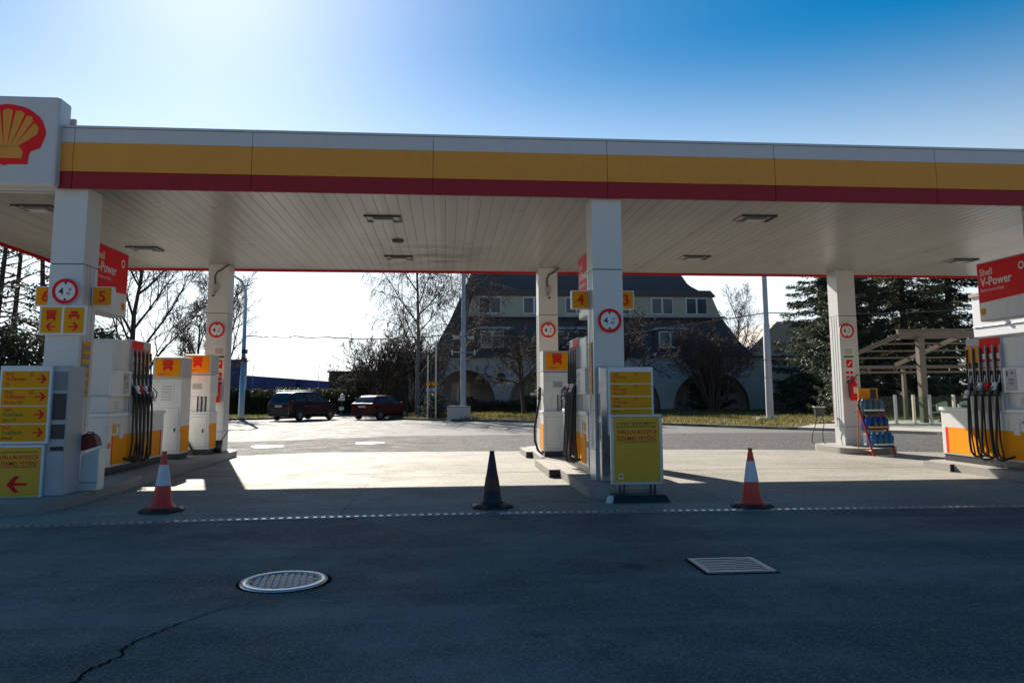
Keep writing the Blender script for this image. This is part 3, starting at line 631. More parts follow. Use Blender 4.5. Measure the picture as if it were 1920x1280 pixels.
# ================================================================== DISPENSERS
def make_pump(label):
    t = thing('fuel_dispenser', label, 'fuel pump', group='multi-hose fuel pumps')
    L, hw = 2.66, .26; y0, y1 = -1.33, 1.33
    ya, yb = y0+.80, y0+1.74      # near section | hose column | far section
    mb = MB(); mb.box(-hw+.02, hw-.02, y0+.02, y1-.02, 0, .13, DARK); mb.build('plinth', t)
    mb = MB(); mb.box(-hw, hw, y0, ya-.004, .13, .98, WHITE); mb.box(-hw, hw, ya+.001, yb-.001, .13, .98, WHITE); mb.box(-hw, hw, yb+.004, y1, .13, .98, WHITE)
    mb.build('cabinet', t, bevel=.012)
    mb = MB(); mb.box(-hw-.03, hw+.03, y0-.02, ya-.006, .982, 1.05, WHITE2); mb.box(-hw-.03, hw+.03, yb+.006, y1+.02, .982, 1.05, WHITE2); mb.build('counter_top', t, bevel=.012)
    for s in (-1, 1):
        xf = s*(hw+.003); U = Y*s; N = X*s; O = Vector((xf, 0, 0))
        mb = MB()
        def yr(a, c, z0, z1, mt, off=0.0):
            q = [(a, z0), (c, z0), (c, z1), (a, z1)]
            if s < 0: q = [(-a_, z_) for a_, z_ in q][::-1]
            mb.flat(q, O+N*off, U, Z, mt)
        yr(y0+.24, y1-.16, .16, .66, ORG, .002); yr(y0+.20, y0+.24, .16, .66, RED, .002); yr(y1-.20, y1-.12, .16, .66, RED, .003)
        mb.build('colour_band', t)
        mb = MB(); yr(y0+.22, y0+.36, .70, .86, YEL, .002); yr(y0+.50, y0+.66, .60, .88, PAPER, .004); yr(y0+.42, y0+.45, .80, .84, BLK, .002); mb.build('sticker', t)
        mb = MB(); shell(mb, Vector((xf, y0+.10, .50)), U, Z, .06, N, ORG, ORG); mb.build('scallop_emblem', t)
    # upper near section: recessed waist and head
    mb = MB(); mb.box(-hw+.05, hw-.05, y0+.05, ya-.004, 1.052, 1.33, WHITE); mb.build('waist', t)
    mb = MB(); mb.box(-hw+.01, hw-.01, y0+.10, ya-.004, 1.333, 2.33, WHITE); mb.build('head', t, bevel=.02)
    for s in (-1, 1):
        U = Y*s; N = X*s
        mb = MB(); xa, xb = sorted((s*(hw-.008), s*(hw+.045))); mb.box(xa, xb, y0-.01, ya-.02, 1.34, 1.78, WHITE2); d = mb.build('display_housing', t, bevel=.012)
        mb = MB(); O = Vector((s*(hw+.048), y0+.40, 1.56)); x0 = .04 if s > 0 else -.31
        mb.rect(x0, -.19, x0+.27, .19, O, U, Z, LGREY)
        for (a, c, z0, z1, mt) in [(.03, .07, .06, .15, BLK), (.15, .19, .10, .14, BLK), (.06, .21, -.02, .02, PRINT), (.08, .2, -.08, -.04, PRINT)]: mb.rect(x0+a, z0, x0+c, z1, O+N*.002, U, Z, mt)
        mb.build('screen', t)
        mb = MB(); O = Vector((s*(hw-.047), y0+.42, 1.19)); mb.rect(-.10, -.09, .1, .09, O, U, Z, PAPER)
        for k in range(4): mb.rect(-.07, .04-k*.035, .07, .05-k*.035, O+N*.002, U, Z, PRINT)
        mb.build('notice_plate', t)
    # hose column
    mb = MB(); mb.box(-hw-.01, hw+.01, ya, yb, .984, 2.36, WHITE); mb.build('hose_column', t, bevel=.015)
    nh = 5; dy = (yb-ya)/nh
    for s in (-1, 1):
        xf = s*(hw+.013); U = Y*s; N = X*s
        mb = MB()
        def yq(a, c, z0, z1, mt, off=0.):
            q = [(a, z0), (c, z0), (c, z1), (a, z1)]
            if s < 0: q = [(-p, z_) for p, z_ in q][::-1]
            mb.flat(q, Vector((xf, 0, 0))+N*off, U, Z, mt)
        yq(ya+.01, ya+3*dy, 2.0, 2.34, RED); yq(ya+3*dy, yb-.01, 2.0, 2.34, LGREY)
        for k in range(nh):
            a = ya+dy*k+.035; c = a+dy-.07
            yq(a, c, 1.78, 2.22, RED if k < 3 else ORG, .003)
            yq(a+.01, c-.01, 1.80, 1.90, LGREY if k < 3 else BLK, .005); yq(a+.02, c-.02, 1.95, 2.05, WHITE if k < 3 else ORG, .005)
            yq(a, c, 1.36, 1.74, BLK, .003)
        mb.build('grade_label', t)
        for k in range(nh):
            yc = ya+dy*(k+.5)
            mb = MB()  # divider rail beside each hose
            xr0, xr1 = sorted((s*(hw+.012), s*(hw+.05))); mb.box(xr0, xr1, yc-dy/2-.008, yc-dy/2+.008, 1.02, 2.2, LGREY); mb.build('divider', t)
            mb = MB(); xc = s*(hw+.10)   # nozzle: body, guard loop, spout and pale grip cover
            mb.hexa([(xc-.03, yc-.035, 1.27), (xc+.03, yc-.035, 1.27), (xc+.03, yc+.035, 1.27), (xc-.03, yc+.035, 1.27)], [(xc-s*.07-.025, yc-.028, 1.52), (xc-s*.07+.025, yc-.028, 1.52), (xc-s*.07+.025, yc+.028, 1.52), (xc-s*.07-.025, yc+.028, 1.52)], RUB)
            mb.tube([(xc+s*.02, yc, 1.28), (xc+s*.09, yc, 1.31), (xc+s*.10, yc, 1.40), (xc+s*.02, yc, 1.49)], .011, RUB, 6)
            mb.tube([(xc-s*.06, yc, 1.50), (xc-s*.085, yc, 1.60), (xc-s*.085, yc, 1.66)], .013, STEEL, 6)
            if k in (0, 1, 2, 4):
                zz = 1.47 if k != 4 else 1.33; xx = xc+s*.05
                mb.hexa([(xx-s*.005, yc-.045, zz-.09), (xx+s*.035, yc-.045, zz-.09), (xx+s*.035, yc+.045, zz-.09), (xx-s*.005, yc+.045, zz-.09)][::s], [(xx-s*.07, yc-.04, zz+.05), (xx-s*.02, yc-.04, zz+.055), (xx-s*.02, yc+.04, zz+.055), (xx-s*.07, yc+.04, zz+.05)][::s], WHITE2 if k != 1 else RED)
            mb.build('nozzle', t)
            mb = MB(); rn = random.Random(k*3+(s+1)); dr_ = rn.uniform(-.05, .09)
            xo = s*(hw+.10); zlow = .10+rn.uniform(-.03, .10)
            mb.tube([(xc, yc, 1.30), (xo+s*.02, yc, 1.05), (xo+s*.03, yc+dr_*.3, .75), (xo+s*.05, yc-.03+dr_, .45), (xo+s*.07, yc-.08+dr_, .25), (xo+s*.06, yc-.15+dr_, zlow+.02), (xo+s*.01, yc-.22+dr_, zlow), (s*(hw+.0), yc-.27+dr_, zlow+.05)], .021, RUB, 8)
            mb.tube([(s*(hw+.03), yc+.05, 2.15), (s*(hw+.05), yc+.055, 1.7), (s*(hw+.05), yc+.05, 1.0), (s*(hw+.06), yc+.045, .5), (s*(hw+.03), yc+.03, .17)], .016, RUB, 6)
            mb.build('hose', t)
    mb = MB(); mb.box(-.10, .10, y1-.66, y1-.42, 1.052, 1.10, RUB); mb.build('hose_tray', t)
    return t
pump = make_pump('multi-hose fuel pump on the left island beside number 5')
pump.location = (-5.97, 15.1, .15)
p2 = dup(pump); p2.location = (2.66, 14.22, .15); p2['label'] = 'multi-hose fuel pump behind the centre front column, seen nearly end-on'
p3 = dup(pump); p3.location = (10.25, 13.55, .15); p3['label'] = 'multi-hose fuel pump at the right edge with sunlit amber side'

def seams(mb, x0, x1, z0, z1, y):
    for a, b, c, d in [(x0, x1, z0, z0+.006), (x0, x1, z1-.006, z1), (x0, x0+.006, z0, z1), (x1-.006, x1, z0, z1)]: mb.box(a, b, y-.0015, y+.0005, c, d, PRINT)
def make_truck_pump(label, slab=False):
    t = thing('truck_diesel_pump', label, 'diesel pump', group='single-hose lorry pumps')
    hw, hd = .31, .30
    mb = MB(); mb.box(-hw+.02, hw-.02, -hd+.02, hd-.02, 0, .12, DARK); mb.build('plinth', t)
    top = 2.16 if slab else 2.28
    if slab:
        mb = MB(); seams(mb, -hw+.04, hw-.04, .18, 1.08, -hd-.001); mb.box(.18, .21, -hd-.012, -hd-.001, .58, .66, DARK); mb.build('door_seam', t)
        mb = MB(); mb.box(-hw, hw, -hd, hd, .12, 1.70, WHITE); mb.build('cabinet', t, bevel=.015)
        mb = MB(); mb.box(-.15, .15, -hd-.008, -hd-.002, 1.15, 1.62, PAPER)
        for k in range(6): mb.rect(-.11, 1.25+k*.055, .11, 1.262+k*.055, (0, -hd-.010, 0), X, Z, PRINT)
        mb.build('notice_plate', t, bevel=.004)
    else:
        mb = MB(); mb.box(-hw, hw, -hd, hd, .12, .92, WHITE); mb.build('cabinet', t, bevel=.015)
        mb = MB(); seams(mb, -hw+.05, hw-.05, .18, .86, -hd-.001); mb.box(.16, .19, -hd-.012, -hd-.001, .5, .58, DARK); mb.build('door_seam', t)
        mb = MB(); mb.box(-hw-.01, hw+.01, -hd-.03, hd+.03, .922, .97, WHITE2); mb.build('counter_top', t, bevel=.01)
        mb = MB(); mb.box(-hw+.02, .0, -hd+.06, hd-.06, .972, 1.32, WHITE); mb.box(.03, .08, -hd+.08, hd-.08, .972, 1.32, LGREY); mb.box(.12, .17, -hd+.08, hd-.08, .972, 1.32, LGREY); mb.box(.22, hw-.02, -hd+.06, hd-.06, .972, 1.32, WHITE); mb.build('waist', t)
        mb = MB(); mb.box(-hw+.005, hw-.005, -hd+.005, hd-.005, 1.322, 1.81, WHITE); mb.rect(-.10, 1.48, .12, 1.62, (0, -hd+.003, 0), X, Z, LGREY)
        for k in range(4): mb.rect(-.08, 1.505+k*.025, .09, 1.513+k*.025, (0, -hd+.001, 0), X, Z, PRINT)
        mb.build('meter_head', t, bevel=.012)
    mb = MB(); mb.box(-hw, hw, -hd, hd, top-.46, top, LGREY); mb.build('sign_box', t, bevel=.015)
    for s in (-1, 1):
        U = X*(-s); O = Vector((0, s*(hd+.004), top-.23))
        mb = MB(); mb.rect(-hw+.05, -.19, hw-.05, .19, O, U, Z, ORG); truck(mb, O+Vector((0, s*.003, .05)), U, Z, .24, RED); mb.rect(-.2, -.14, .02, -.125, O+Vector((0, s*.003, 0)), U, Z, RED); mb.rect(-.2, -.165, -.06, -.152, O+Vector((0, s*.003, 0)), U, Z, PRINT); mb.build('lorry_panel', t)
        mb = MB(); U = Y*s; O = Vector((s*(hw+.003), 0, 0)); mb.rect(-hd+.06 if not slab else -hd+.04, .15, hd-.02, .70, O, U, Z, ORG); mb.build('colour_band', t)
        if s > 0:
            mb = MB(); shell(mb, O+U*(-hd+.03)+Z*.62, U, Z, .05, X, ORG, ORG); mb.build('scallop_emblem', t)
    return t
def truck_hose(t, sx_):
    mb = MB(); x = sx_*.31
    mb.hexa([(x+sx_*.02, -.06, 1.20), (x+sx_*.09, -.06, 1.22), (x+sx_*.09, 0, 1.22), (x+sx_*.02, 0, 1.20)][::sx_], [(x+sx_*.01, -.05, 1.48), (x+sx_*.07, -.05, 1.50), (x+sx_*.07, -.01, 1.50), (x+sx_*.01, -.01, 1.48)][::sx_], RUB)
    mb.tube([(x+sx_*.05, -.03, 1.45), (x+sx_*.14, -.03, 1.40), (x+sx_*.16, -.03, 1.30), (x+sx_*.06, -.03, 1.23)], .013, RUB, 6); mb.tube([(x+sx_*.02, -.03, 1.35), (x+sx_*.25, -.03, 1.345)], .018, STEEL, 6); mb.build('nozzle', t)
    mb = MB(); mb.tube([(x+sx_*.05, -.03, 1.22), (x+sx_*.10, -.05, .95), (x+sx_*.17, -.08, .62), (x+sx_*.17, -.12, .34), (x+sx_*.11, -.16, .14), (x+sx_*.03, -.2, .06), (x-sx_*.0, -.22, .12)], .026, RUB, 8); mb.build('hose', t)
ta = make_truck_pump('slab-sided lorry pump with white notice plate on left island', True); ta.location = (-5.88, 17.3, .15)
tb = make_truck_pump('taller lorry pump beside the left rear column'); tb.location = (-5.67, 18.60, .15); 
mb = MB(); mb.tube([(-.36, -.2, 1.3), (-.38, -.25, .8), (-.36, -.3, .35), (-.2, -.36, .0), (-.05, -.42, -.1), (.05, -.4, .02), (-.1, -.36, .25), (-.32, -.3, .5)], .028, RUB, 8); mb.build('hose', tb)
tcn = dup(tb); tcn.location = (2.44, 16.95, .15); tcn['label'] = 'lorry pump on the centre island with hose looped on its left'
for c in [c for c in tcn.children if c.name.startswith('hose')]: bpy.data.objects.remove(c)
truck_hose(tcn, -1)

# ================================================================== SERVICE UNITS WITH PRICE BOARDS
def fuel_row(mb, O, U, w_, h, grade, sub, subm, ringed, arr):
    mb.rect(0, 0, w_, h, O, U, Z, YEL); P = O-Y*.002
    fs = grade.startswith('Fuel')
    mb.text('Shell', P+U*.05+Z*(h*.74), U, Z, h*.24, RED, 'L', .015)
    mb.text(grade, P+U*.05+Z*(h*.42), U, Z, h*.33, GRN if fs else RED, 'L', .02)
    mb.text(sub, P+U*.05+Z*(h*.12), U, Z, h*.24, subm, 'L', .015)
    if ringed: ring(mb, P+U*(w_*.63)+Z*(h*.80), U, Z, h*.12, RED)
    if arr: arrow(mb, P+U*(w_*.84)+Z*(h*.52), U, Z, w_*.23, RED)
def unit(label, x0, x1, y, rows, arr, body, group='tall price board units'):
    t = thing('price_board_unit', label, 'price board', ((x0+x1)/2, y, .15), group=group)
    w_ = x1-x0; ox = (x0+x1)/2
    zb, zt = .70, 1.76
    mb = MB(); mb.box(-w_/2, w_/2, 0, .06, zb, zt, WHITE2); mb.build('board_frame', t, bevel=.012)
    h = (zt-zb-.10)/len(rows)
    for i, (g_, s_, sm_, rg) in enumerate(rows):
        mb = MB(); fuel_row(mb, Vector((-w_/2+.035, -.003, zt-.075-h*(i+1)+.012)), X, w_-.07, h-.012, g_, s_, sm_, rg, arr); mb.build('grade_panel', t)
    bx0, bx1, bd = body   # cabinet behind
    mb = MB(); mb.box(bx0-ox, bx1-ox, .061, bd, 0, 1.76, STEEL if not arr else LGREY); mb.build('cabinet', t, bevel=.015)
    return t
R1 = [('V-Power', '95', RED, 1), ('V-Power', 'Racing 100', RED, 1), ('FuelSave', 'Euro 95', GRN, 0), ('FuelSave', 'Diesel', BLK, 0)]
R2 = [('V-Power', '95', RED, 1), ('V-Power', 'Racing 100', RED, 1), ('V-Power', 'Diesel', BLK, 1), ('FuelSave', 'Euro 95', GRN, 0), ('FuelSave', 'Diesel', BLK, 0)]
def poster(mb, O, U, w_, h, top):
    mb.rect(-w_/2, 0, w_/2, h, O, U, Z, YEL2); P = O-Y*.002; n_ = len(top)
    y_ = h*.94
    for s, sz, mt, wd in top:
        y_ -= sz*1.18; mb.text(s, P+Z*y_, U, Z, sz, mt, 'C', .012 if mt is not RED else .02, width=wd)
TXT = lambda w_: [('A NAGY TELJESÍTMÉNYŰ', .045, BLK, w_*.86), ('KÚTOSZLOPOK KÖZVETLEN', .036, BLK, w_*.86), ('VÁLLALKOZÓI', .075, RED, w_*.86), ('ÜZEMELTETÉSŰ', .075, RED, w_*.86), ('TÖLTŐÁLLOMÁS ÜZEMELTETÉS', .028, GRN, w_*.86)]
ul = unit('price board unit at left with red fuel arrows above a poster', -6.05, -5.37, 11.1, R1, True, (-5.95, -5.17, .55))
mb = MB(); mb.box(-.34, .30, .0, .05, -.02, .69, WHITE2); mb.build('poster_frame', ul, bevel=.01)
mb = MB(); O = Vector((-.02, -.003, .01)); poster(mb, O, X, .58, .65, [('A KÚTOSZLOPOK KÖZVETLEN', .03, BLK, .48), ('VÁLLALKOZÓI', .07, RED, .5), ('ÜZEMELTETÉSŰ', .07, RED, .5), ('TÖLTŐÁLLOMÁS ÜZEMELTETÉS', .028, BLK, .48)]); arrow(mb, O+Vector((0, -.003, .16)), X, Z, .26, RED, -1); mb.build('poster', ul)
# recessed dispenser bays on the cabinet's open edge
mb = MB()
for z0, z1, mt in [(1.42, 1.68, PRINT), (1.02, 1.38, DARK), (.76, .96, DARK), (.60, .66, BLK)]: mb.rect(.345, z0, .525, z1, (0, .058, 0), X, Z, mt)
mb.build('bay', ul)
uc = unit('price board unit at centre with amber panels behind the poster stand', 2.53, 3.25, 11.85, R2, False, (2.42, 2.78, .5))
mb = MB()
mb.box(-.475, -.44, .1, .4, 1.0, 1.35, DARK); mb.box(-.475, -.44, .1, .4, .62, .9, DARK); mb.build('bay', uc)
t = thing('watering_can', 'red plastic bucket lid hung on the white box beside left unit', 'bucket', (-5.08, 11.65, .80))
mb = MB(); pts = [(.16*math.cos(R(a)), .19*math.sin(R(a))) for a in range(0, 181, 12)]
mb.slab([(-.11, -.09), (.13, -.01)]+[(-.02+.13*math.cos(R(a)), .03+.13*math.sin(R(a))) for a in range(5, 150, 14)]+[(-.13, .05)], (0, 0, 0), X, Z, (0, .16, 0), mat('dull_red_plastic', (.20, .015, .02), .5)); mb.build('body', t, bevel=.02)
mb = MB(); mb.tube([(-.09, .08, .12), (-.04, .08, .18), (.03, .08, .17), (.06, .08, .12)], .01, DARK, 6); mb.build('handle', t)
t = thing('squeegee_holder', 'white sloped water box on the island beside the left price board', 'water box', (-5.08, 11.72, .15))
mb = MB(); mb.hexa([(-.13, 0, .0), (.12, 0, .0), (.12, .24, .0), (-.13, .24, .0)], [(-.12, 0, .50), (.13, 0, .60), (.13, .24, .60), (-.12, .24, .50)], WHITE); mb.build('body', t, bevel=.012)
mb = MB(); mb.box(-.11, .11, .02, .22, -.0, .05, GREY); mb.box(-.135, .125, -.004, -.001, .1, .13, LGREY); mb.build('base_trim', t)
# A-frame poster stand
t = thing('poster_stand', 'silver framed yellow poster stand on a dark rubber base before centre unit', 'poster stand', (2.715, 10.86, 0))
mb = MB(); mb.hexa([(-.40, -.20, 0), (.42, -.20, 0), (.42, .28, 0), (-.40, .28, 0)], [(-.36, -.10, .10), (.38, -.10, .10), (.38, .2, .10), (-.36, .2, .10)], RUB); mb.build('base', t, bevel=.02)
for x in (-.22, .22):
    mb = MB()
    for dx in (-.03, .03): mb.box(x+dx-.014, x+dx+.014, .0, .03, .10, .235, DARK)
    mb.build('spring_leg', t)
mb = MB()
for x0, x1, z0, z1 in [(-.375, .375, .225, .265), (-.375, .375, 1.165, 1.205), (-.375, -.33, .2655, 1.1645), (.33, .375, .2655, 1.1645)]: mb.box(x0, x1, -.012, .03, z0, z1, GALV)
mb.build('frame', t, bevel=.008)
mb = MB(); O = Vector((0, -.006, .26)); poster(mb, O, X, .662, .91, TXT(.66)); mb.box(-.34, .34, 0.001, .02, .262, 1.168, DARK)
mb.rect(-.27, .05, -.20, .12, O-Y*.002, X, Z, WHITE2); shell(mb, O+Vector((-.235, -.003, .088)), X, Z, .024, -Y, ORG, YEL); mb.build('poster', t)
mb = MB(); rb = random.Random(2)
vs = [];
mb.lathe([(.0, .10), (.035, .085), (.05, .04), (.055, 0)], (-.42, -.12, .0), PAPER, 12, sx=1.1, sy=.8); tag(mb.build('paper_bag'), 'crumpled pale bag lying against the poster stand base', 'litter').location = (2.715, 10.86, 0)

# ================================================================== CONES
def make_cone(label, dark=False):
    t = thing('traffic_cone', label, 'traffic cone', group='traffic cones across the lanes')
    mb = MB(); pts = []
    for i in range(8):
        a = R(45*i+22.5); pts.append((.265*math.cos(a)/math.cos(R(22.5))*1.0, .265*math.sin(a)/math.cos(R(22.5))))
    q = [(x*.80, y*.80) for x, y in pts]
    n_ = 8
    mb.add([(x, y, .0) for x, y in pts]+[(x, y, .03) for x, y in pts]+[(x, y, .055) for x, y in q], [(i, (i+1) % 8, 8+(i+1) % 8, 8+i) for i in range(8)]+[(8+i, 8+(i+1) % 8, 16+(i+1) % 8, 16+i) for i in range(8)]+[tuple(16+i for i in range(8))], RUB); mb.build('base', t)
    rd = mat('cone_red', (.85, .06, .03), .45, var=.12, scale=5, dirt=.45, dirtcol=(.10, .02, .015)); dk = mat('cone_faded', (.10, .035, .03), .6, var=.4, scale=6, dirt=.7, dirtcol=(.03, .02, .025)); dk2 = mat('cone_sooty', (.035, .025, .032), .6, var=.4, scale=6)
    rad = lambda z: .135-(.135-.032)*(z-.055)/.66
    segs = [(.055, .715, dk2 if dark else rd, 0), (.22, .40, dk, .004) if dark else (.335, .60, REFL, .004)]
    for nm, ms in (('body', [s for s in segs if s[3] == 0]), ('sleeve', [s for s in segs if s[3]])):
        mb = MB()
        for z0, z1, m_, o in ms: mb.lathe([(rad(z0)+o, z0), (rad(z1)+o, z1)], (0, 0, 0), m_, 28)
        if nm == 'body':
            m_ = dk2 if dark else rd
            mb = MB(); tip = [(.032, .715), (.034, .735), (.025, .74), (0, .742)] if dark else [(.032, .715), (.024, .73), (.034, .752), (.032, .765), (.02, .77), (0, .77)]
            mb.lathe([(.175, .056), (.15, .075), (rad(.09), .09), (rad(.4), .4), (rad(.70), .70)]+tip, (0, 0, 0), m_, 28)
        mb.build(nm, t)
    return t
c1 = make_cone('red and white cone before the left pump island'); c1.location = (-3.66, 10.62, 0); c1.rotation_euler.z = .2
c2 = dup(c1); c2.location = (4.075, 10.13, 0); c2.rotation_euler = (0, 0, .5); c2['label'] = 'red and white cone right of the yellow poster stand'
c3 = make_cone('dark sooty cone without a reflective sleeve in the middle lane', True); c3.location = (.64, 10.5, 0); c3.rotation_euler.z = .1

# ================================================================== SMALL THINGS AT REAR COLUMNS
def cctv(x, y, z, label):
    t = thing('security_camera', label, 'camera', (x, y, z), group='cameras on the rear columns')
    mb = MB(); mb.box(-.07, .07, -.05, 0, -.06, .12, LGREY); mb.build('junction_box', t, bevel=.008)
    mb = MB(); mb.tube([(0, -.04, -.08), (-.02, -.12, -.14), (.0, -.22, -.18)], [.03, .05, .05], LGREY, 10); mb.disc((.0, -.222, -.181), X, Z, .038, BLK); mb.build('camera_body', t)
    mb = MB(); mb.tube([(-.02, -.02, .12), (-.03, -.03, .30), (.02, -.03, .42), (.12, -.03, .47), (.22, -.03, .55), (.3, -.02, ZC-z-.003)], .018, DARK, 6); mb.build('cable', t)
cctv(-5.64, 19.35, 4.10, 'small grey camera with looping cable on the left rear column')
cctv(2.62, 19.35, 4.10, 'small grey camera with looping cable on the centre rear column')
def exting(x, y, z, label):
    t = thing('fire_extinguisher', label, 'fire extinguisher', (x, y, z), group='red fire extinguishers')
    mb = MB(); mb.lathe([(0, 0), (.075, 0), (.085, .02), (.085, .42), (.06, .49), (.03, .51), (.03, .55), (0, .55)], (0, -.1, 0), RED, 20); mb.rect(-.05, .18, .05, .34, (0, -.187, 0), X, Z, PAPER); mb.build('cylinder', t)
    mb = MB(); mb.tube([(0, -.1, .54), (.06, -.14, .62), (.12, -.16, .66)], .014, DARK, 6); mb.tube([(0, -.1, .55), (.08, -.14, .54)], .012, DARK, 6); mb.build('handle', t)
    mb = MB(); mb.tube([(-.02, -.1, .54), (-.11, -.1, .52), (-.13, -.1, .35), (-.12, -.12, .08)], .014, RUB, 6); mb.build('hose', t)
exting(-5.50, 19.35, 1.32, 'red fire extinguisher on the left rear column by lorry pump')
exting(10.53, 19.25, 1.30, 'red fire extinguisher on the right rear column above the rack')
def notices(x, y, label):
    t = thing('safety_notices', label, 'notice', (x, y, 2.2), group='safety notices on the rear columns')
    mb = MB(); mb.box(-.14, .14, -.005, 0, -.50, .50, PAPER); O = Vector((0, -.008, 0))
    for k in range(5): mb.rect(-.10, .30+k*.03, .10, .312+k*.03, O, X, Z, PRINT)
    mb.rect(-.13, .20, .13, .25, O, X, Z, GRN); mb.rect(-.08, -.06, .09, .15, O, X, Z, RED); mb.flat([(-.03, -.02), (.06, .08), (.04, .11), (-.05, .0)], O-Y*.002, X, Z, WHITE)
    for k in range(3):
        for j in range(2): mb.rect(-.10+j*.11, -.22-k*.12, -.02+j*.11, -.15-k*.12, O, X, Z, [RED, RED, BLUEP][k])
    mb.build('sheet', t)
notices(-5.50, 19.345, 'sheet of red and green safety notices on the left rear column')
notices(10.50, 19.245, 'sheet of red and blue safety notices on the right rear column')
t = thing('squeegee_bucket', 'black bucket with squeegee handle at foot of left rear column', 'bucket', (-5.38, 19.0, .15))
mb = MB(); mb.lathe([(.0, 0), (.12, 0), (.15, .28), (.14, .28), (.11, .03)], (0, 0, 0), DARK, 18); mb.build('body', t)
mb = MB(); mb.tube([(0, 0, .1), (.28, -.05, .52)], .012, DARK, 6); mb.build('handle', t)
# air and water stand behind the right column
t = thing('air_hose_stand', 'black air line box on two thin bent legs left of right rear column', 'air stand', (10.0, 20.0, .15))
mb = MB(); mb.box(-.12, .12, -.06, .06, .72, .95, DARK); mb.box(-.15, .15, -.07, .07, .951, .98, LGREY); mb.build('box', t, bevel=.01)
for a, bq in ((-.08, -.24), (.09, .07)):
    mb = MB(); mb.tube([(a, 0, .72), (a*1.2+bq*.1, 0, .5), (bq*.9, 0, .25), (bq, 0, .06), (bq+.06, 0, 0)], .011, RUB, 6); mb.build('leg', t)
# water rack
t = thing('water_rack', 'leaning orange and red display rack for bottled water by right column', 'display rack', (10.42, 18.02, 0), .10)
FR = mat('rack_red', (.5, .03, .02), .4, dirt=.2); FO = mat('rack_orange', (.75, .28, .02), .4, dirt=.2)
for sx_ in (-.30, .28):
    mb = MB(); mb.tube([(sx_, -.28, 0), (sx_, .22, 1.20)], .025, FR, 8); mb.build('front_post', t)
    mb = MB(); mb.tube([(sx_, .22, 1.30), (sx_, .30, .12), (sx_, -.2, .12)], .016, FO, 6); mb.tube([(sx_, .22, 1.3), (sx_, .2, 1.15), (sx_, .29, .5), (sx_, -.08, .5)], .012, FO, 6); mb.build('rear_post', t)
for z, y in ((.22, -.18), (.62, -.02), (1.02, .13)):
    mb = MB(); mb.box(-.29, .27, y-.12, y+.26, z-.015, z, DARK); mb.build('shelf', t)
mb = MB(); mb.box(-.27, .26, .22, .25, 1.31, 1.60, FO); mb.rect(-.24, 1.36, .02, 1.57, (0, .218, 0), X, Z, YEL); mb.rect(.05, 1.35, .22, 1.58, (0, .218, 0), X, Z, DARK)
for k in range(4): mb.rect(-.22, 1.41+k*.035, -.01, 1.418+k*.035, (0, .216, 0), X, Z, RED)
mb.build('header_board', t)
WB1 = mat('water_bottle_blue', (.015, .09, .42), .12, var=.25, scale=14, transl=.35); WB2 = mat('water_bottle_cyan', (.03, .22, .50), .12, var=.3, scale=14, transl=.35); WB3 = mat('water_bottle_pale', (.12, .24, .36), .1, var=.4, scale=12, transl=.4); LGN = mat('bottle_label_green', (.05, .17, .05), .4)
def pack(z, y, m_, label, band):
    o = thing('water_pack', label, 'bottled water', (10.42, 18.02, 0), .10, 'shrink-wrapped water packs on the rack')
    for r in range(2):
        for k in range(4):
            mb = MB(); x = -.235+k*.152; yy = y-.03+r*.15
            mb.lathe([(.0, z+.002), (.074, z+.004), (.077, z+.06), (.071, z+.11), (.077, z+.16), (.075, z+.23), (.035, z+.29), (.02, z+.31), (.02, z+.33), (0, z+.33)], (x, yy, 0), m_, 12)
            if r == 0 and k in (1, 2): mb.rect(-.035, .08, .035, .17, (x, yy-.080, z), X, Z, LGN)
            mb.lathe([(.022, z+.312), (.022, z+.338), (0, z+.338)], (x, yy, 0), RED if band else BLUEP, 8)
            mb.build('bottle', o)
    mb = MB(); mb.box(-.29, .27, y-.116, y-.112, z+.03, z+.07, YEL if band else WHITE2); mb.build('wrap_band', o)
pack(.22, -.18, WB2, 'bright blue water bottle pack on the rack\'s lowest shelf', False)
pack(.62, -.02, WB1, 'deep blue water pack with yellow band on the middle shelf', True)
pack(1.02, .13, WB3, 'pale clear water bottle pack on the rack\'s top shelf', False)

# ================================================================== POLES, WIRES
def pole(x, y, h, r0, r1, m, label, name='utility_pole', cat='pole', group=None):
    t = thing(name, label, cat, (x, y, .05), group=group)
    mb = MB(); mb.tube([(0, 0, 0), (0, 0, h*.45), (0, 0, h*.451), (0, 0, h)], [r0, (r0+r1)/2+.01, (r0+r1)/2-.01, r1], m, 12); mb.build('shaft', t); return t
p = pole(1.07, 45.0, 11.5, .17, .11, POLEC, 'pale concrete pole with paired cameras left of the mansard house')
mb = MB()
for s in (-1, 1): mb.tube([(s*.25, -.2, 4.72), (s*.62, -.35, 4.70)], [.09, .13], LGREY, 10); mb.disc((s*.63, -.36, 4.70), X, Z, .09, BLK, 12)
mb.tube([(-.5, -.1, 4.80), (.5, -.1, 4.80)], .03, GREY, 6); mb.build('camera_pair', p)
mb = MB(); mb.tube([(-.65, -.15, 3.85), (.65, -.15, 3.85)], .03, GREY, 6); mb.tube([(-.65, -.15, 3.7), (-.65, -.15, 4.0)], .035, WHITE, 6); mb.tube([(.65, -.15, 3.7), (.65, -.15, 4.0)], .035, WHITE, 6); mb.build('cross_arm', p)
mb = MB(); mb.tube([(.3, -.1, 8.3), (.32, -.12, 8.3)], .02, GREY, 6); mb.build('cable_clamp', p)
p = pole(16.32, 37.8, 11, .19, .12, POLEC, 'pale concrete pole on the grass right of the mansard house')
mb = MB(); mb.box(-.7, .3, -.35, .1, .0, .22, CONC); mb.build('footing', p, bevel=.02)
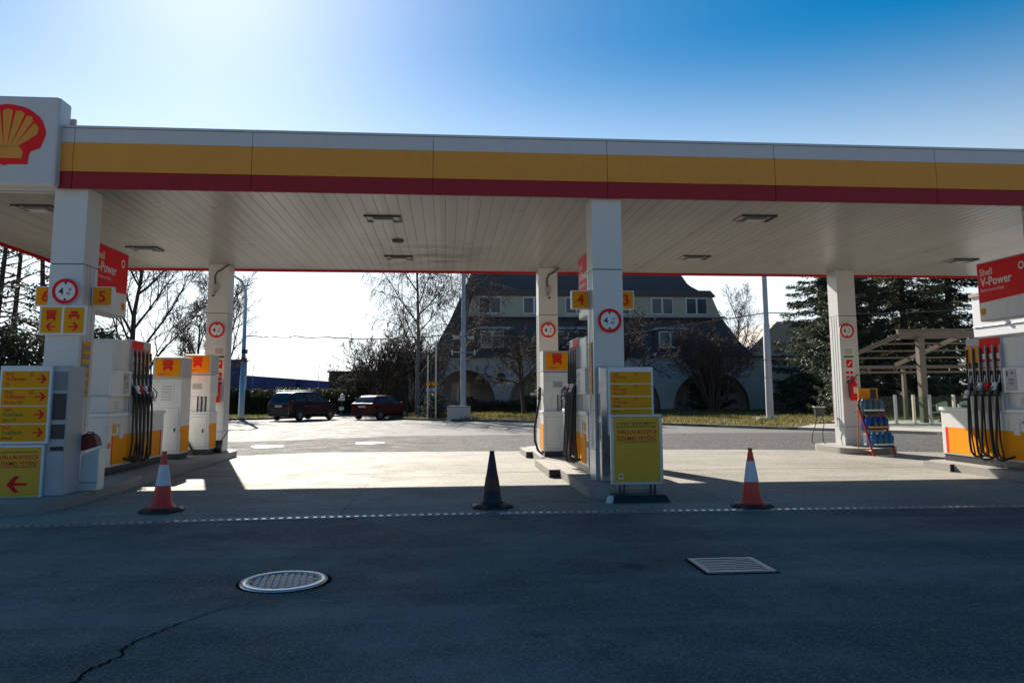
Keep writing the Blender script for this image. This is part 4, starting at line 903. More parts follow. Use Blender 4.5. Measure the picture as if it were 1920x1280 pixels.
for z in (2.2, 3.1):
    mb = MB(); mb.lathe([(.185, -.03), (.185, .03)], (0, 0, z), GREY, 16); mb.build('band', p)
mb = MB(); mb.tube([(0, -.1, 4.75), (.35, -.1, 4.9), (.6, -.1, 4.7), (.9, -.1, 4.55)], .012, DARK, 5); mb.build('cable_end', p)
lp = thing('street_lamp', 'tall grey lamp post with curved arm left of the parked cars', 'street lamp', (-12.25, 48.2, .05))
mb = MB(); mb.tube([(0, 0, 0), (0, 0, 2.6), (0, 0, 2.61), (0, 0, 7.3), (-.05, 0, 7.9), (-.3, 0, 8.45), (-.8, 0, 8.75), (-1.5, 0, 8.95)], [.19, .16, .13, .10, .09, .07, .06, .055], GALV, 12); mb.build('shaft', lp)
mb = MB(); mb.lathe([(0, -.06), (.14, -.04), (.16, .03), (.08, .09), (0, .1)], (-1.8, 0, 8.97), GREY, 14, sx=2.2); mb.build('lamp_head', lp)
mb = MB(); mb.box(-.1, .22, -.12, .1, 3.95, 4.2, DARK); mb.box(-.1, .2, -.12, .1, 3.45, 3.7, DARK); mb.build('cable_bracket', lp)
def wire(label, pts, r=.02, wig=0, seed=1, sag=0):
    rn = random.Random(seed); P = []
    for i in range(len(pts)-1):
        a, b = Vector(pts[i]), Vector(pts[i+1]); n = 14
        for k in range(n):
            t = k/n; q = a.lerp(b, t); q.z -= sag*4*t*(1-t); q.z += rn.gauss(0, wig); P.append(q)
    P.append(Vector(pts[-1])); mb = MB(); mb.tube(P, r, DARK, 5); return tag(mb.build('overhead_cable'), label, 'cable', 'overhead cables')
wire('wavy black cable from the curved lamp post to the camera pole', [(-12.15, 48.1, 5.05), (-5, 47, 4.85), (1.07, 45, 4.95)], .036, .05, 3)
wire('black cable from the camera pole rising to the right concrete pole', [(1.1, 44.9, 4.9), (8, 42, 4.45), (16.3, 37.7, 5.55)], .03, .01, 4)
wire('thin cable from the right concrete pole across the spruce', [(16.35, 37.7, 5.55), (22, 36, 5.35), (31, 34, 5.75)], .026, .01, 5)
t = thing('direction_signpost', 'two thin grey sign poles with small panels left of camera pole', 'signpost', (-.95, 44.9, .05))
for dx in (-.02, .44):
    mb = MB(); mb.tube([(dx, 0, 0), (dx, 0, 3.7 if dx < 0 else 4.4)], .045, GALV, 8); mb.build('pole', t)
mb = MB(); mb.box(-.12, .52, -.06, -.045, 1.95, 2.15, ORG); mb.box(-.12, .5, -.06, -.045, 1.62, 1.8, LGREY); mb.build('panel', t)
mb = MB(); mb.tube([(.16, -.1, .3), (.16, -.1, 3.6)], .03, DARK, 6); mb.build('stay', t)
t = thing('bollard_light', 'short dark garden light with pale cap on the right verge', 'garden light', (20.2, 35.9, .1))
mb = MB(); mb.tube([(0, 0, 0), (0, 0, .62)], .05, DARK, 10); mb.build('post', t); mb = MB(); mb.lathe([(.0, .62), (.09, .62), (.09, .72), (.1, .73), (.0, .76)], (0, 0, 0), LGREY, 14); mb.build('lamp_cap', t)
t = thing('planter_box', 'low grey concrete block beside the camera pole foot', 'planter', (.9, 43.9, .0))
mb = MB(); mb.box(-.75, .55, -.3, .5, 0, .78, STUCCO); mb.build('body', t, bevel=.03); mb = MB(); mb.box(-.78, .58, -.33, .53, .781, .84, CONC); mb.build('coping', t, bevel=.01)
t = thing('parking_post', 'small white capped post on the verge between the parked cars', 'post', (-6.85, 52.5, .05))
mb = MB(); mb.tube([(0, 0, 0), (0, 0, 1.1)], .05, DARK, 8); mb.build('shaft', t)
mb = MB(); mb.box(-.22, .22, -.1, .1, 1.05, 1.22, WHITE); mb.lathe([(.0, 0), (.13, .02), (.15, .14), (.08, .26), (0, .28)], (.05, 0, 1.221), WHITE, 12); mb.build('cap', t); mb = MB(); mb.box(-.15, .15, -.08, .08, .42, .6, WHITE); mb.build('lower_plate', t)

# ================================================================== CARS
def crom(p, t):
    n = len(p)-1; i = min(int(t), n-1); f = t-i
    a, b, c, d = p[max(i-1, 0)], p[i], p[i+1], p[min(i+2, n)]
    return .5*((2*b)+(-a+c)*f+(2*a-5*b+4*c-d)*f*f+(-a+3*b-3*c+d)*f**3)
def make_car(label, paint, st, wheels, L, glassu, rails, plate_z, tail):
    t = thing('parked_car', label, 'car', group='cars parked beyond the canopy')
    # stations: (x, zlow, zbelt, half width, roof half width, ztop)
    rings = []
    for x, zl, zb, hw_, rw, zt in st:
        rings.append([Vector(v) for v in [(x, 0, zl), (x, hw_*.8, zl), (x, hw_*.97, zl+.10), (x, hw_, zl+(zb-zl)*.55), (x, hw_*.975, zb), (x, rw+(hw_-rw)*.12, zt-.10*min(1, (zt-zb)*2)), (x, rw*.86, zt-.012), (x, 0, zt)]])
    nu, nv = len(rings)-1, 7
    def S(u, v):
        colp = []
        for r_ in rings: colp.append(crom(r_, v))
        return crom(colp, u)
    def N_(u, v, s):
        e = .02; a = S(min(u+e, nu), v)-S(max(u-e, 0), v); b = S(u, min(v+e, nv))-S(u, max(v-e, 0)); k = a.cross(b)
        if k.length < 1e-9: k = Vector((0, 0, 1))
        k.normalize(); return k
    def patch(mb, u0, u1, v0, v1, m, off, n=6, k=6, shape=None):
        for s in (1, -1):
            vs_ = []
            for i in range(n+1):
                for j in range(k+1):
                    u = u0+(u1-u0)*i/n; v = v0+(v1-v0)*j/k
                    if shape: u, v = shape(u, v, i/n, j/k)
                    q = S(u, v); nn = N_(u, v, 1); c_ = Vector((q.x, 0, .8)); 
                    if nn.dot(q-c_) < 0: nn = -nn
                    q = q+nn*off; vs_.append((q.x, s*q.y, q.z))
            mb.add(vs_, [((i*(k+1)+j), (i+1)*(k+1)+j, (i+1)*(k+1)+j+1, i*(k+1)+j+1)[::-s] for i in range(n) for j in range(k)], m, True)
    mb = MB(); patch(mb, 0, nu, 0, nv, paint, 0, 56, 28)
    e0 = [S(0, v*nv/12) for v in range(13)]; mb.add([tuple(p) for p in e0]+[(p.x, -p.y, p.z) for p in e0[::-1]], [tuple(range(26))], paint)
    e1 = [S(nu, v*nv/12) for v in range(13)]; mb.add([tuple(p) for p in e1]+[(p.x, -p.y, p.z) for p in e1[::-1]], [tuple(range(25, -1, -1))], paint)
    mb.build('body', t)
    for nm, u0, u1, v0, v1 in glassu:
        mb = MB(); patch(mb, u0, u1, v0, v1, CGLASS, .008, 8, 6); mb.build(nm, t)
    mb = MB(); patch(mb, 0.0, .5, 1.2, 2.4, DARK, .03, 4, 4); mb.build('rear_bumper', t)
    mb = MB(); patch(mb, .6, nu-.2, 1.0, 1.75, DARK, .006, 20, 3); mb.build('sill_trim', t)
    r_ = wheels[2]
    for x in wheels[:2]:
        for s in (1, -1):
            yw = s*wheels[3]
            wt = bpy.data.objects.new('wheel', None); col.objects.link(wt); wt.parent = t; wt.location = (x, yw, r_)
            mb = MB(); mb.lathe([(r_*.62, -.09), (r_*.93, -.10), (r_, -.06), (r_, .06), (r_*.93, .10), (r_*.62, .09)], (0, 0, 0), RUB, 28, ax=(0, 1, 0)); mb.build('tyre', wt)
            mb = MB(); mb.lathe([(r_*.64, s*.05), (r_*.60, s*.085), (r_*.55, s*.06), (r_*.18, s*.05), (0, s*.07)], (0, 0, 0), DARK, 28, ax=(0, 1, 0))
            for k in range(6):
                a = k*math.pi/3; d = Vector((math.cos(a), 0, math.sin(a))); q = Vector((-d.z, 0, d.x))
                mb.add([d*r_*.10+q*.03+Y*s*.092, d*r_*.10-q*.03+Y*s*.092, d*r_*.6-q*.028+Y*s*.09, d*r_*.6+q*.028+Y*s*.09], [(0, 1, 2, 3)], STEEL)
            mb.build('rim', wt)
            mb = MB(); pts = [(x+r_*1.13*math.cos(R(a)), r_+r_*1.13*math.sin(R(a))) for a in range(-15, 196, 15)]
            ya_ = s*(wheels[3]+.085); mb.slab(pts, (0, ya_, 0), X, Z, (0, -s*.3, 0), BLK); mb.build('wheel_arch', t)
    for s in (1, -1):
        mb = MB(); 
        u0, u1, v0, v1 = tail
        vs_ = []
        for i in range(5):
            for j in range(5):
                q = S(u0+(u1-u0)*i/4, v0+(v1-v0)*j/4); nn = (q-Vector((q.x+.6, q.y*.4, q.z))).normalized(); q = q+nn*.012; vs_.append((q.x, s*q.y, q.z))
        mb.add(vs_, [(i*5+j, (i+1)*5+j, (i+1)*5+j+1, i*5+j+1)[::-s] for i in range(4) for j in range(4)], mat('tail_lamp', (.45, .012, .01), .15), True); mb.build('tail_light', t)
        mb = MB(); xm = st[-4][0]-.15; mb.lathe([(0, -.09), (.07, -.06), (.09, .0), (.07, .06), (0, .08)], (xm, s*(st[-4][3]+.12), st[-4][2]+.08), paint, 12, ax=(0, 1, 0), sx=.8); mb.build('wing_mirror', t)
        mb = MB(); zm = st[3][2]-.08; mb.box(st[4][0]-.1, st[4][0]+.1, s*st[4][3]-.012, s*st[4][3]+.014, zm-.015, zm+.015, DARK); mb.build('door_handle', t)
    xr = S(.15, 3).x
    mb = MB(); mb.box(xr-.05, xr-.03, -.26, .26, plate_z, plate_z+.11, PAPER)
    mb.build('number_plate', t)
    if rails:
        for s in (1, -1):
            mb = MB(); zt = st[4][5]; yy = s*(st[4][4]-.10); mb.tube([(st[2][0]+.2, yy, zt-.06), (st[3][0], yy, zt+.05), (st[5][0]-.1, yy, zt+.06), (st[5][0]+.35, yy, zt-.06)], .022, GALV, 8); mb.build('roof_rail', t)
    return t
MPVP = mat('aubergine_paint', (.016, .006, .010), .4, var=.1, coat=.25, spec=.3); REDP = mat('dark_red_paint', (.085, .006, .008), .4, var=.1, coat=.25, spec=.3)
mpv = make_car('dark aubergine people carrier with roof rails left of the red hatchback', MPVP,
    [(-2.12, .34, .75, .70, .66, .80), (-2.14, .28, .95, .82, .74, 1.02), (-2.0, .24, 1.02, .88, .74, 1.18), (-1.72, .22, 1.03, .895, .68, 1.60), (-.8, .22, 1.02, .90, .68, 1.67), (.2, .22, 1.00, .90, .68, 1.66), (.72, .22, .99, .90, .66, 1.56), (1.25, .22, .97, .89, .70, 1.16), (1.55, .23, .93, .87, .72, 1.02), (2.0, .26, .80, .80, .64, .86), (2.16, .36, .66, .66, .5, .68)],
    (-1.36, 1.32, .315, .83), 4.3, [('rear_window', 2.2, 2.95, 5.9, 7), ('side_window', 3.05, 3.95, 4.15, 5.0), ('side_window', 4.1, 5.0, 4.15, 5.0), ('side_window', 5.1, 6.5, 4.15, 4.95), ('windscreen', 6.1, 7.1, 5.5, 7)], True, .78, (.9, 2.6, 4.2, 4.8))
mpv.location = (-8.35, 47.2, .01); mpv.rotation_euler.z = R(90-31)
hatch = make_car('small dark red hatchback parked right of the people carrier', REDP,
    [(-1.86, .36, .70, .66, .62, .76), (-1.90, .27, .86, .78, .70, .93), (-1.80, .24, .93, .82, .70, 1.02), (-1.30, .22, .94, .83, .58, 1.38), (-.7, .22, .93, .83, .60, 1.43), (.0, .22, .91, .83, .60, 1.42), (.42, .22, .90, .83, .58, 1.33), (.95, .22, .88, .82, .64, 1.00), (1.25, .23, .84, .80, .66, .90), (1.72, .26, .70, .74, .58, .74), (1.90, .36, .58, .58, .45, .60)],
    (-1.2, 1.24, .29, .77), 3.8, [('rear_window', 2.12, 2.95, 5.7, 7), ('side_window', 3.0, 3.9, 4.15, 5.0), ('side_window', 4.05, 6.4, 4.15, 5.0), ('windscreen', 6.1, 7.0, 5.5, 7)], False, .72, (.9, 2.2, 3.9, 4.7))
hatch.location = (-3.85, 47.9, .01); hatch.rotation_euler.z = R(90-32)

# ================================================================== MANSARD HOUSE WITH ARCADE
HB = Vector((13, 65, 0))
house = thing('mansard_house', 'big grey house with dark mansard roof and arched arcade behind trees', 'house', HB)
SLATE = mat('dark_slate', (.10, .088, .088), .6, var=.35, scale=5, bump=.5, bscale=9)
def hx(x): return x-HB.x
EZ = 4.55
def arch_wall(mb, x0, x1, zt, arches, m, y=0, d=.5, soffit=None):
    xs = [x0]
    for c, r, hgt in arches:
        n = 20
        for i in range(n+1):
            a = math.pi*(1-i/n); xx = c+r*math.cos(a); zz = hgt*math.sin(a)
            xs.append((xx, max(zz, .0)))
        xs.append(None)
    cur = x0
    for c, r, hgt in arches:
        mb.add([(hx(cur), y, 0), (hx(c-r), y, 0), (hx(c-r), y, zt), (hx(cur), y, zt)], [(0, 1, 2, 3)], m)
        n = 22; pr = None
        for i in range(n+1):
            a = math.pi*(1-i/n); xx = c+r*math.cos(a); zz = hgt*max(math.sin(a), 0)**.8
            if pr:
                mb.add([(hx(pr[0]), y, pr[1]), (hx(xx), y, zz), (hx(xx), y, zt), (hx(pr[0]), y, zt)], [(0, 1, 2, 3)], m)
                mb.add([(hx(pr[0]), y, pr[1]), (hx(xx), y, zz), (hx(xx), y+d, zz), (hx(pr[0]), y+d, pr[1])], [(0, 3, 2, 1)], soffit or m)
            pr = (xx, zz)
        cur = c+r
    mb.add([(hx(cur), y, 0), (hx(x1), y, 0), (hx(x1), y, zt), (hx(cur), y, zt)], [(0, 1, 2, 3)], m)
SOFF = mat('timber_soffit', (.30, .12, .05), .7, var=.2)
mb = MB(); arch_wall(mb, -3.5, 35, EZ, [(1.7, 2.6, 3.5), (8.3, 3.0, 3.4), (15.2, 3.2, 3.4), (22.95, 3.35, 3.35), (31.3, 3.0, 3.2)], STUCCO, 0, .55, SOFF)
mb.build('arcade_wall', house)
mb = MB(); mb.box(hx(-3.5), hx(35), 3.4, 3.6, 0, EZ, STUCCO); mb.box(hx(-3.5), hx(35), .56, 3.39, EZ-.25, EZ-.05, DARK)
for x in (-3.5, 34.8): mb.box(hx(x), hx(x+.2), .56, 3.39, 0, EZ-.26, STUCCO)
mb.build('inner_wall', house)
for x in (.6, 7.2, 14.5, 22.0, 30.5):
    mb = MB(); mb.box(hx(x), hx(x+1.6), 3.32, 3.395, .9, 2.5, WHITE2); mb.rect(hx(x)+.1, 1.0, hx(x)+.75, 2.4, (0, 3.315, 0), X, Z, WGLASS); mb.rect(hx(x)+.85, 1.0, hx(x)+1.5, 2.4, (0, 3.315, 0), X, Z, WGLASS); mb.build('arcade_window', house)
# wall lamp
mb = MB(); mb.lathe([(0, 0), (.35, .0), (.35, .12), (0, .13)], (hx(4.75), -.14, 2.9), DARK, 16, ax=(0, 1, 0)); mb.build('wall_vent', house)
# roof: profile polygon with sloping front, holes left for the dormer band
prof = [(-1.3, EZ), (-.4, 6.3), (.5, 8.0), (2.2, 12.0), (3.8, 14.6), (19.0, 14.6), (21.3, 12.25), (21.9, 11.2), (23.4, 10.35), (24.6, 8.1), (25.9, 6.0), (27.2, EZ)]
def yz(z): return .35+(z-EZ)*.28
mb = MB()
def lerp_x(side, z):
    P_ = prof[:5] if side == 0 else prof[5:][::-1]
    for a, b in zip(P_[:-1], P_[1:]):
        if min(a[1], b[1]) <= z <= max(a[1], b[1]) and a[1] != b[1]: return a[0]+(b[0]-a[0])*(z-a[1])/(b[1]-a[1])
    return P_[-1][0]
def strip_(z0, z1, m, n=1):
    for i in range(n):
        a, b = z0+(z1-z0)*i/n, z0+(z1-z0)*(i+1)/n
        mb.add([(hx(lerp_x(0, a)), yz(a), a), (hx(lerp_x(1, a)), yz(a), a), (hx(lerp_x(1, b)), yz(b), b), (hx(lerp_x(0, b)), yz(b), b)], [(0, 1, 2, 3)], m)
nz_ = 40; zz = [EZ+(14.6-EZ)*i/nz_ for i in range(nz_+1)]
for a, b in zip(zz[:-1], zz[1:]): strip_(a, b-.0, SLATE)
for s in (0, 1):
    for a, b in zip(zz[:-1], zz[1:]):
        q = [(hx(lerp_x(s, a)), yz(a), a), (hx(lerp_x(s, a)), 14, a), (hx(lerp_x(s, b)), 14, b), (hx(lerp_x(s, b)), yz(b), b)]
        mb.add(q, [(0, 1, 2, 3) if s else (3, 2, 1, 0)], SLATE)
mb.add([(hx(3.8), yz(14.6), 14.6), (hx(19), yz(14.6), 14.6), (hx(19), 14, 14.6), (hx(3.8), 14, 14.6)], [(0, 1, 2, 3)], SLATE)
rf = mb.build('roof', house)
mb = MB(); mb.box(hx(-3.8), hx(35.3), -.25, .34, EZ+.01, EZ+.16, SLATE); mb.build('eaves', house)
mb = MB(); mb.box(hx(-3.5), hx(35), .341, 13.9, EZ+.005, EZ+.06, SLATE); mb.build('flat_roof', house)
# upper dormer band
mb = MB(); x0, x1 = 2.0, 25.2
mb.slab([(hx(1.8), 8.25), (hx(24.3), 8.25), (hx(23.6), 9.95), (hx(2.4), 9.95)], (0, .9, 0), X, Z, (0, 1.2, 0), CREAM); mb.build('dormer_band', house)
mb = MB(); mb.slab([(hx(1.5), 8.10), (hx(24.8), 8.10), (hx(24.6), 8.24), (hx(1.6), 8.24)], (0, .72, 0), X, Z, (0, .9, 0), LGREY); mb.slab([(hx(2.0), 9.96), (hx(23.9), 9.96), (hx(23.4), 10.5), (hx(2.1), 10.5)], (0, .7, 0), X, Z, (0, 1.5, 0), SLATE); mb.build('dormer_ledge', house)
def win(x, z, w_, h, y):
    mb = MB(); mb.box(hx(x), hx(x+w_), y-.09, y-.005, z, z+h, WHITE2); wn_ = mb.build('window', house)
    mb = MB()
    for k in (0, 1): mb.rect(hx(x)+.1+k*(w_/2), z+.1, hx(x)+w_/2-.06+k*(w_/2), z+h-.1, (0, y-.094, 0), X, Z, WGLASS)
    mb.build('pane', wn_)
for x in (2.85, 6.7, 10.4, 14.2, 18.05, 21.15): win(x, 8.35, 1.95, 1.5, .9)
for x in (3.0, 9.5, 18.5):
    mb = MB(); mb.box(hx(x-.3), hx(x+2.5), .32, 1.8, 5.25, 7.0, SLATE); mb.slab([(hx(x-.5), 6.98), (hx(x+2.7), 6.98), (hx(x+2.5), 7.18), (hx(x-.3), 7.18)], (0, .05, 0), X, Z, (0, 2, 0), LGREY); mb.build('dormer', house); win(x, 5.4, 2.0, 1.45, .32)
mb = MB(); mb.tube([(hx(4.0), 1.7, 9.3), (hx(4.0), 1.6, 11.2)], .04, GREY, 6)
for k in range(8): mb.tube([(hx(4.0+k*.34), 1.2, 11.05-k*.09-.18), (hx(4.0+k*.34), 1.2, 11.05-k*.09+.18)], .025, LGREY, 4)
mb.tube([(hx(3.9), 1.2, 11.1), (hx(6.6), 1.2, 10.4)], .03, LGREY, 4); mb.build('aerial', house)
# neighbours
h2 = thing('gabled_house', 'pale tiled gable roof of a house behind the right arcade', 'house', (33, 78, 0))
TILE = mat('pale_tiles', (.36, .31, .25), .75, var=.2, scale=6, bump=.4, bscale=8)
mb = MB(); mb.hexa([(-2, -.05, 0), (9, -.05, 0), (9, 8, 0), (-2, 8, 0)], [(-2, -.05, 5), (9, -.05, 5), (9, 8, 5), (-2, 8, 5)], CREAM); mb.build('wall', h2)
mb = MB(); mb.add([(-2.6, -.6, 4.9), (1.6, -.6, 8.9), (1.6, 9, 8.9), (-2.6, 9, 4.9), (9.6, -.6, 4.9), (9.6, 9, 4.9), (5.2, -.6, 8.9), (5.2, 9, 8.9)], [(0, 1, 2, 3), (6, 4, 5, 7), (1, 6, 7, 2), (0, 4, 6, 1)], TILE); mb.build('roof', h2)
h3 = thing('chimney_house', 'ivy-clad small house roof with brick chimney beside the mansard roof', 'house', (29.5, 82, 0))
mb = MB(); mb.box(-3, 3.2, 0, 7, 0, 6.3, STUCCO); mb.build('wall', h3)
mb = MB(); mb.add([(-3.4, -.3, 6.2), (3.6, -.3, 6.2), (3.6, 7.3, 6.2), (-3.4, 7.3, 6.2), (-1.2, 3.5, 8.8), (1.2, 3.5, 8.8)], [(0, 1, 5, 4), (1, 2, 5), (2, 3, 4, 5), (3, 0, 4)], TIMBER); r_ = mb.build('roof', h3)
mb = MB(); mb.box(.1, .9, 1.2, 2.0, 7.0, 9.6, mat('brick', (.22, .09, .06), .85, var=.3, scale=9)); mb.build('chimney', r_)
t = thing('garden_wall', 'long flat grey wall behind the birch beside the big house', 'wall', (-3.6, 66.2, 0)); mb = MB(); mb.box(-.4, 3.4, -.1, .5, 0, 4.9, STUCCO); mb.build('body', t); mb = MB(); mb.box(-.5, 3.4, -.2, .6, 4.901, 5.0, SLATE); mb.build('coping', t)
# far warehouse
BLUE = mat('blue_cladding', (.018, .045, .24), .5, var=.08, scale=.2); BLUE2 = mat('dark_blue_cladding', (.012, .03, .15), .5)
t = thing('blue_warehouse', 'long low blue clad warehouse far behind the hedge', 'warehouse', (-32, 150, 0))
mb = MB(); mb.hexa([(-10, 0, 0), (14, 0, 0), (14, 30, 0), (-10, 30, 0)], [(-10, 0, 5.5), (14, 0, 3.7), (14, 30, 3.7), (-10, 30, 5.5)], BLUE); mb.box(-26, -10.1, -2, 30, 0, 5.4, BLUE); mb.build('hall', t)
mb = MB(); mb.box(-1.2, 4.2, -2.5, -.01, 0, 4.4, BLUE2); mb.build('annex', t)
mb = MB(); mb.rect(.6, 1.4, 2.6, 2.9, (0, -2.52, 0), X, Z, LGREY); mb.rect(2.8, 1.9, 4.0, 2.7, (0, -2.52, 0), X, Z, TILE); mb.build('window', t)
for x in (-4, 8.2):
    mb = MB(); mb.tube([(x, -1, 0), (x, -1, 7)], .06, GREY, 5); mb.build('roof_mast', t)
t = thing('blue_panel_wall', 'narrow dark blue wall panel beside the left rear column', 'wall', (-15.9, 60.5, 0)); mb = MB(); mb.box(-.9, .75, 0, .3, 0, 4.2, BLUE2); mb.build('body', t)
t = thing('garden_shed', 'dark green boarded shed behind the hatchback', 'shed', (-7.6, 62.5, 0))
SHED = mat('green_boards', (.03, .045, .04), .7, var=.35, scale=4)
mb = MB(); mb.box(-1.6, 2.2, 0, 3, 0, 3.25, SHED); mb.box(2.2, 4.6, .3, 3, 0, 3.9, SHED); mb.build('wall', t)
mb = MB(); mb.box(-1.75, 2.3, -.15, 3.2, 3.251, 3.36, SLATE); mb.box(2.301, 4.75, .15, 3.2, 3.901, 4.0, SLATE); mb.build('roof', t)
# station shop at the right
shop = thing('station_shop', 'white shop building with sunlit fascia behind the right pump', 'shop', (16.6, 14, 0))
mb = MB(); mb.box(.25, 9, -12, 8.6, 0, 3.2, WHITE); mb.build('wall', shop)
mb = MB(); mb.box(0, 9.3, -12, 8.8, 3.2, 4.45, WHITE2); mb.box(-.04, .0, -12, 8.8, 3.5, 3.52, GREY); mb.build('fascia', shop, bevel=.02)
mb = MB(); mb.box(-.05, 9.35, -12.05, 8.86, 4.452, 4.56, TILE); mb.build('coping', shop)
for k in range(5):
    mb = MB(); mb.box(.18, .248, -10+k*3.4, -7.2+k*3.4, .4, 2.7, DARK); f_ = mb.build('window', shop); mb = MB(); mb.rect(.08, .5, 2.72, 2.6, (.176, -7.2+k*3.4, 0), -Y, Z, WGLASS); mb.build('pane', f_)
t = thing('wall_camera', 'small black camera on the white shop wall edge', 'camera', (16.5, 22.0, 4.0)); mb = MB(); mb.tube([(.1, 0, 0), (-.12, 0, .02)], .05, DARK, 10); mb.build('mount', t); mb = MB(); mb.box(-.2, -.125, -.05, .05, -.05, .07, DARK); mb.build('lens_housing', t)

# ================================================================== TERRACE AND PERGOLA
tag(MB().prism([(17.6, 32.2), (22.4, 30.6), (34, 30), (34, 35.2), (18.6, 36)], .0, .17, PAVE, CONC).build('terrace_slab'), kind='structure')
pg = thing('pergola', 'weathered timber pergola with sloping slatted roof over the terrace', 'pergola', (21, 32.5, .17))
def beam(mb, a, b, w_, h, m):
    a, b = Vector(a), Vector(b); d = (b-a).normalized(); s = d.cross(Z).normalized()*w_/2; u = s.cross(d).normalized()*h/2
    mb.hexa([a-s-u, a+s-u, b+s-u, b-s-u], [a-s+u, a+s+u, b+s+u, b-s+u], m)
hi0, hi1, lo0, lo1 = Vector((-.95, 0, 3.85)), Vector((8, -.6, 3.95)), Vector((-2.15, 4.0, 2.55)), Vector((8, 3.4, 2.6))
mb = MB(); beam(mb, hi0, hi1, .14, .34, TIMBER); beam(mb, hi0+Z*.22, hi1+Z*.22, .22, .06, TIMBER); mb.build('ridge_beam', pg)
mb = MB(); beam(mb, lo0, lo1, .14, .16, TIMBER); beam(mb, lo0-Z*.25+Y*.1, lo1-Z*.25+Y*.1, .1, .1, TIMBER); mb.build('eaves_beam', pg)
for f in (0.001, .33, .66, .98):
    mb = MB(); beam(mb, hi0.lerp(hi1, f)-Z*.02, lo0.lerp(lo1, f)+Z*.1, .12, .18, TIMBER); mb.build('rafter', pg)
for f in (.12, .34, .56, .78):
    mb = MB(); beam(mb, hi0.lerp(lo0, f)+Z*.13, hi1.lerp(lo1, f)+Z*.13, .12, .07, TIMBER); mb.build('slat', pg)
for a in ((-.12, -.3), (4.5, -.4)):
    mb = MB(); mb.box(a[0]-.14, a[0]+.14, a[1]-.14, a[1]+.14, 0, 3.72, TIMBER); mb.build('post', pg, bevel=.01)
for x in (-2.0, 1.6, 5.5):
    mb = MB(); mb.box(x-.08, x+.08, 3.75, 3.91, 0, 2.46, TIMBER); mb.build('rear_post', pg)
gf = thing('glass_fence', 'low clear glass panel fence with steel posts along the terrace edge', 'fence', (18.3, 31.95, .17))
pts = [Vector((-.35, .35, 0)), Vector((1.05, -.1, 0)), Vector((1.75, -.3, 0)), Vector((2.35, -.5, 0)), Vector((3.3, -.7, 0)), Vector((4.3, -.9, 0))]
for i, q in enumerate(pts):
    mb = MB(); mb.box(q.x-.05, q.x+.05, q.y-.05, q.y+.05, 0, 1.22, GREY if i % 2 else CREAM); mb.box(q.x-.09, q.x+.09, q.y-.09, q.y+.09, 0.0, .02, GREY); mb.build('post', gf)
for a, b in zip(pts[:-1], pts[1:]):
    mb = MB(); d = (b-a).normalized(); beam(mb, a+d*.08+Z*.62, b-d*.08+Z*.62, .012, 1.05, GLASS); mb.build('glass_panel', gf)
def chair(x, y, rz, label):
    t = thing('terrace_chair', label, 'chair', (x, y, .17), rz, 'white plastic terrace chairs')
    PL = mat('white_plastic_chair', (.62, .60, .53), .4, var=.05)
    mb = MB(); n = 8; vs_ = []
    for j in range(5):
        for i in range(n+1):
            a = math.pi*(i/n)-0; vs_.append((.25*math.cos(a)*(1+.06*j), .02+.22*math.sin(a)*(1+.05*j), .45+.09*j+(.06*math.sin(a) if j else 0)*j/2))
    mb.add(vs_, [(j*(n+1)+i, j*(n+1)+i+1, (j+1)*(n+1)+i+1, (j+1)*(n+1)+i) for j in range(4) for i in range(n)], PL, True); b_ = mb.build('backrest', t); so_ = b_.modifiers.new('thick', 'SOLIDIFY'); so_.thickness = .02
    mb = MB(); mb.prism(rounded(-.25, .25, -.24, .22, .08, 4), .43, .46, PL); mb.build('seat', t)
    for sx_ in (-1, 1):
        for sy in (-1, 1):
            mb = MB(); mb.tube([(sx_*.17, sy*.15, .43), (sx_*.23, sy*.21, 0)], .014, DARK, 6); mb.build('leg', t)
chair(21.75, 32.4, R(200), 'white terrace chair just left of the pergola post')
chair(22.75, 32.2, R(170), 'white terrace chair right of the pergola post')
chair(23.6, 33.2, R(150), 'white terrace chair partly hidden by the right pump')
t = thing('terrace_table', 'small dark round table between the white terrace chairs', 'table', (22.4, 33.4, .17))
mb = MB(); mb.lathe([(0, .72), (.4, .72), (.4, .745), (0, .746)], (0, 0, 0), DARK, 24); mb.build('tabletop', t); mb = MB(); mb.tube([(0, 0, 0), (0, 0, .72)], .03, DARK, 8); mb.lathe([(0, 0), (.25, .0), (.2, .02), (0, .03)], (0, 0, 0), DARK, 16); mb.build('pedestal', t)
t = thing('wind_banner', 'pale printed board standing left of the right pump', 'board', (23.9, 31.6, .17)); mb = MB(); mb.box(-.55, .55, 0, .05, .5, 1.95, PAPER); mb.rect(-.5, 1.2, .4, 1.7, (0, -.004, 0), X, Z, WB3); mb.build('panel', t); mb = MB(); mb.tube([(-.5, .02, 0), (-.5, .02, 1.95)], .02, GREY, 6); mb.tube([(.5, .02, 0), (.5, .02, 1.95)], .02, GREY, 6); mb.build('frame', t)

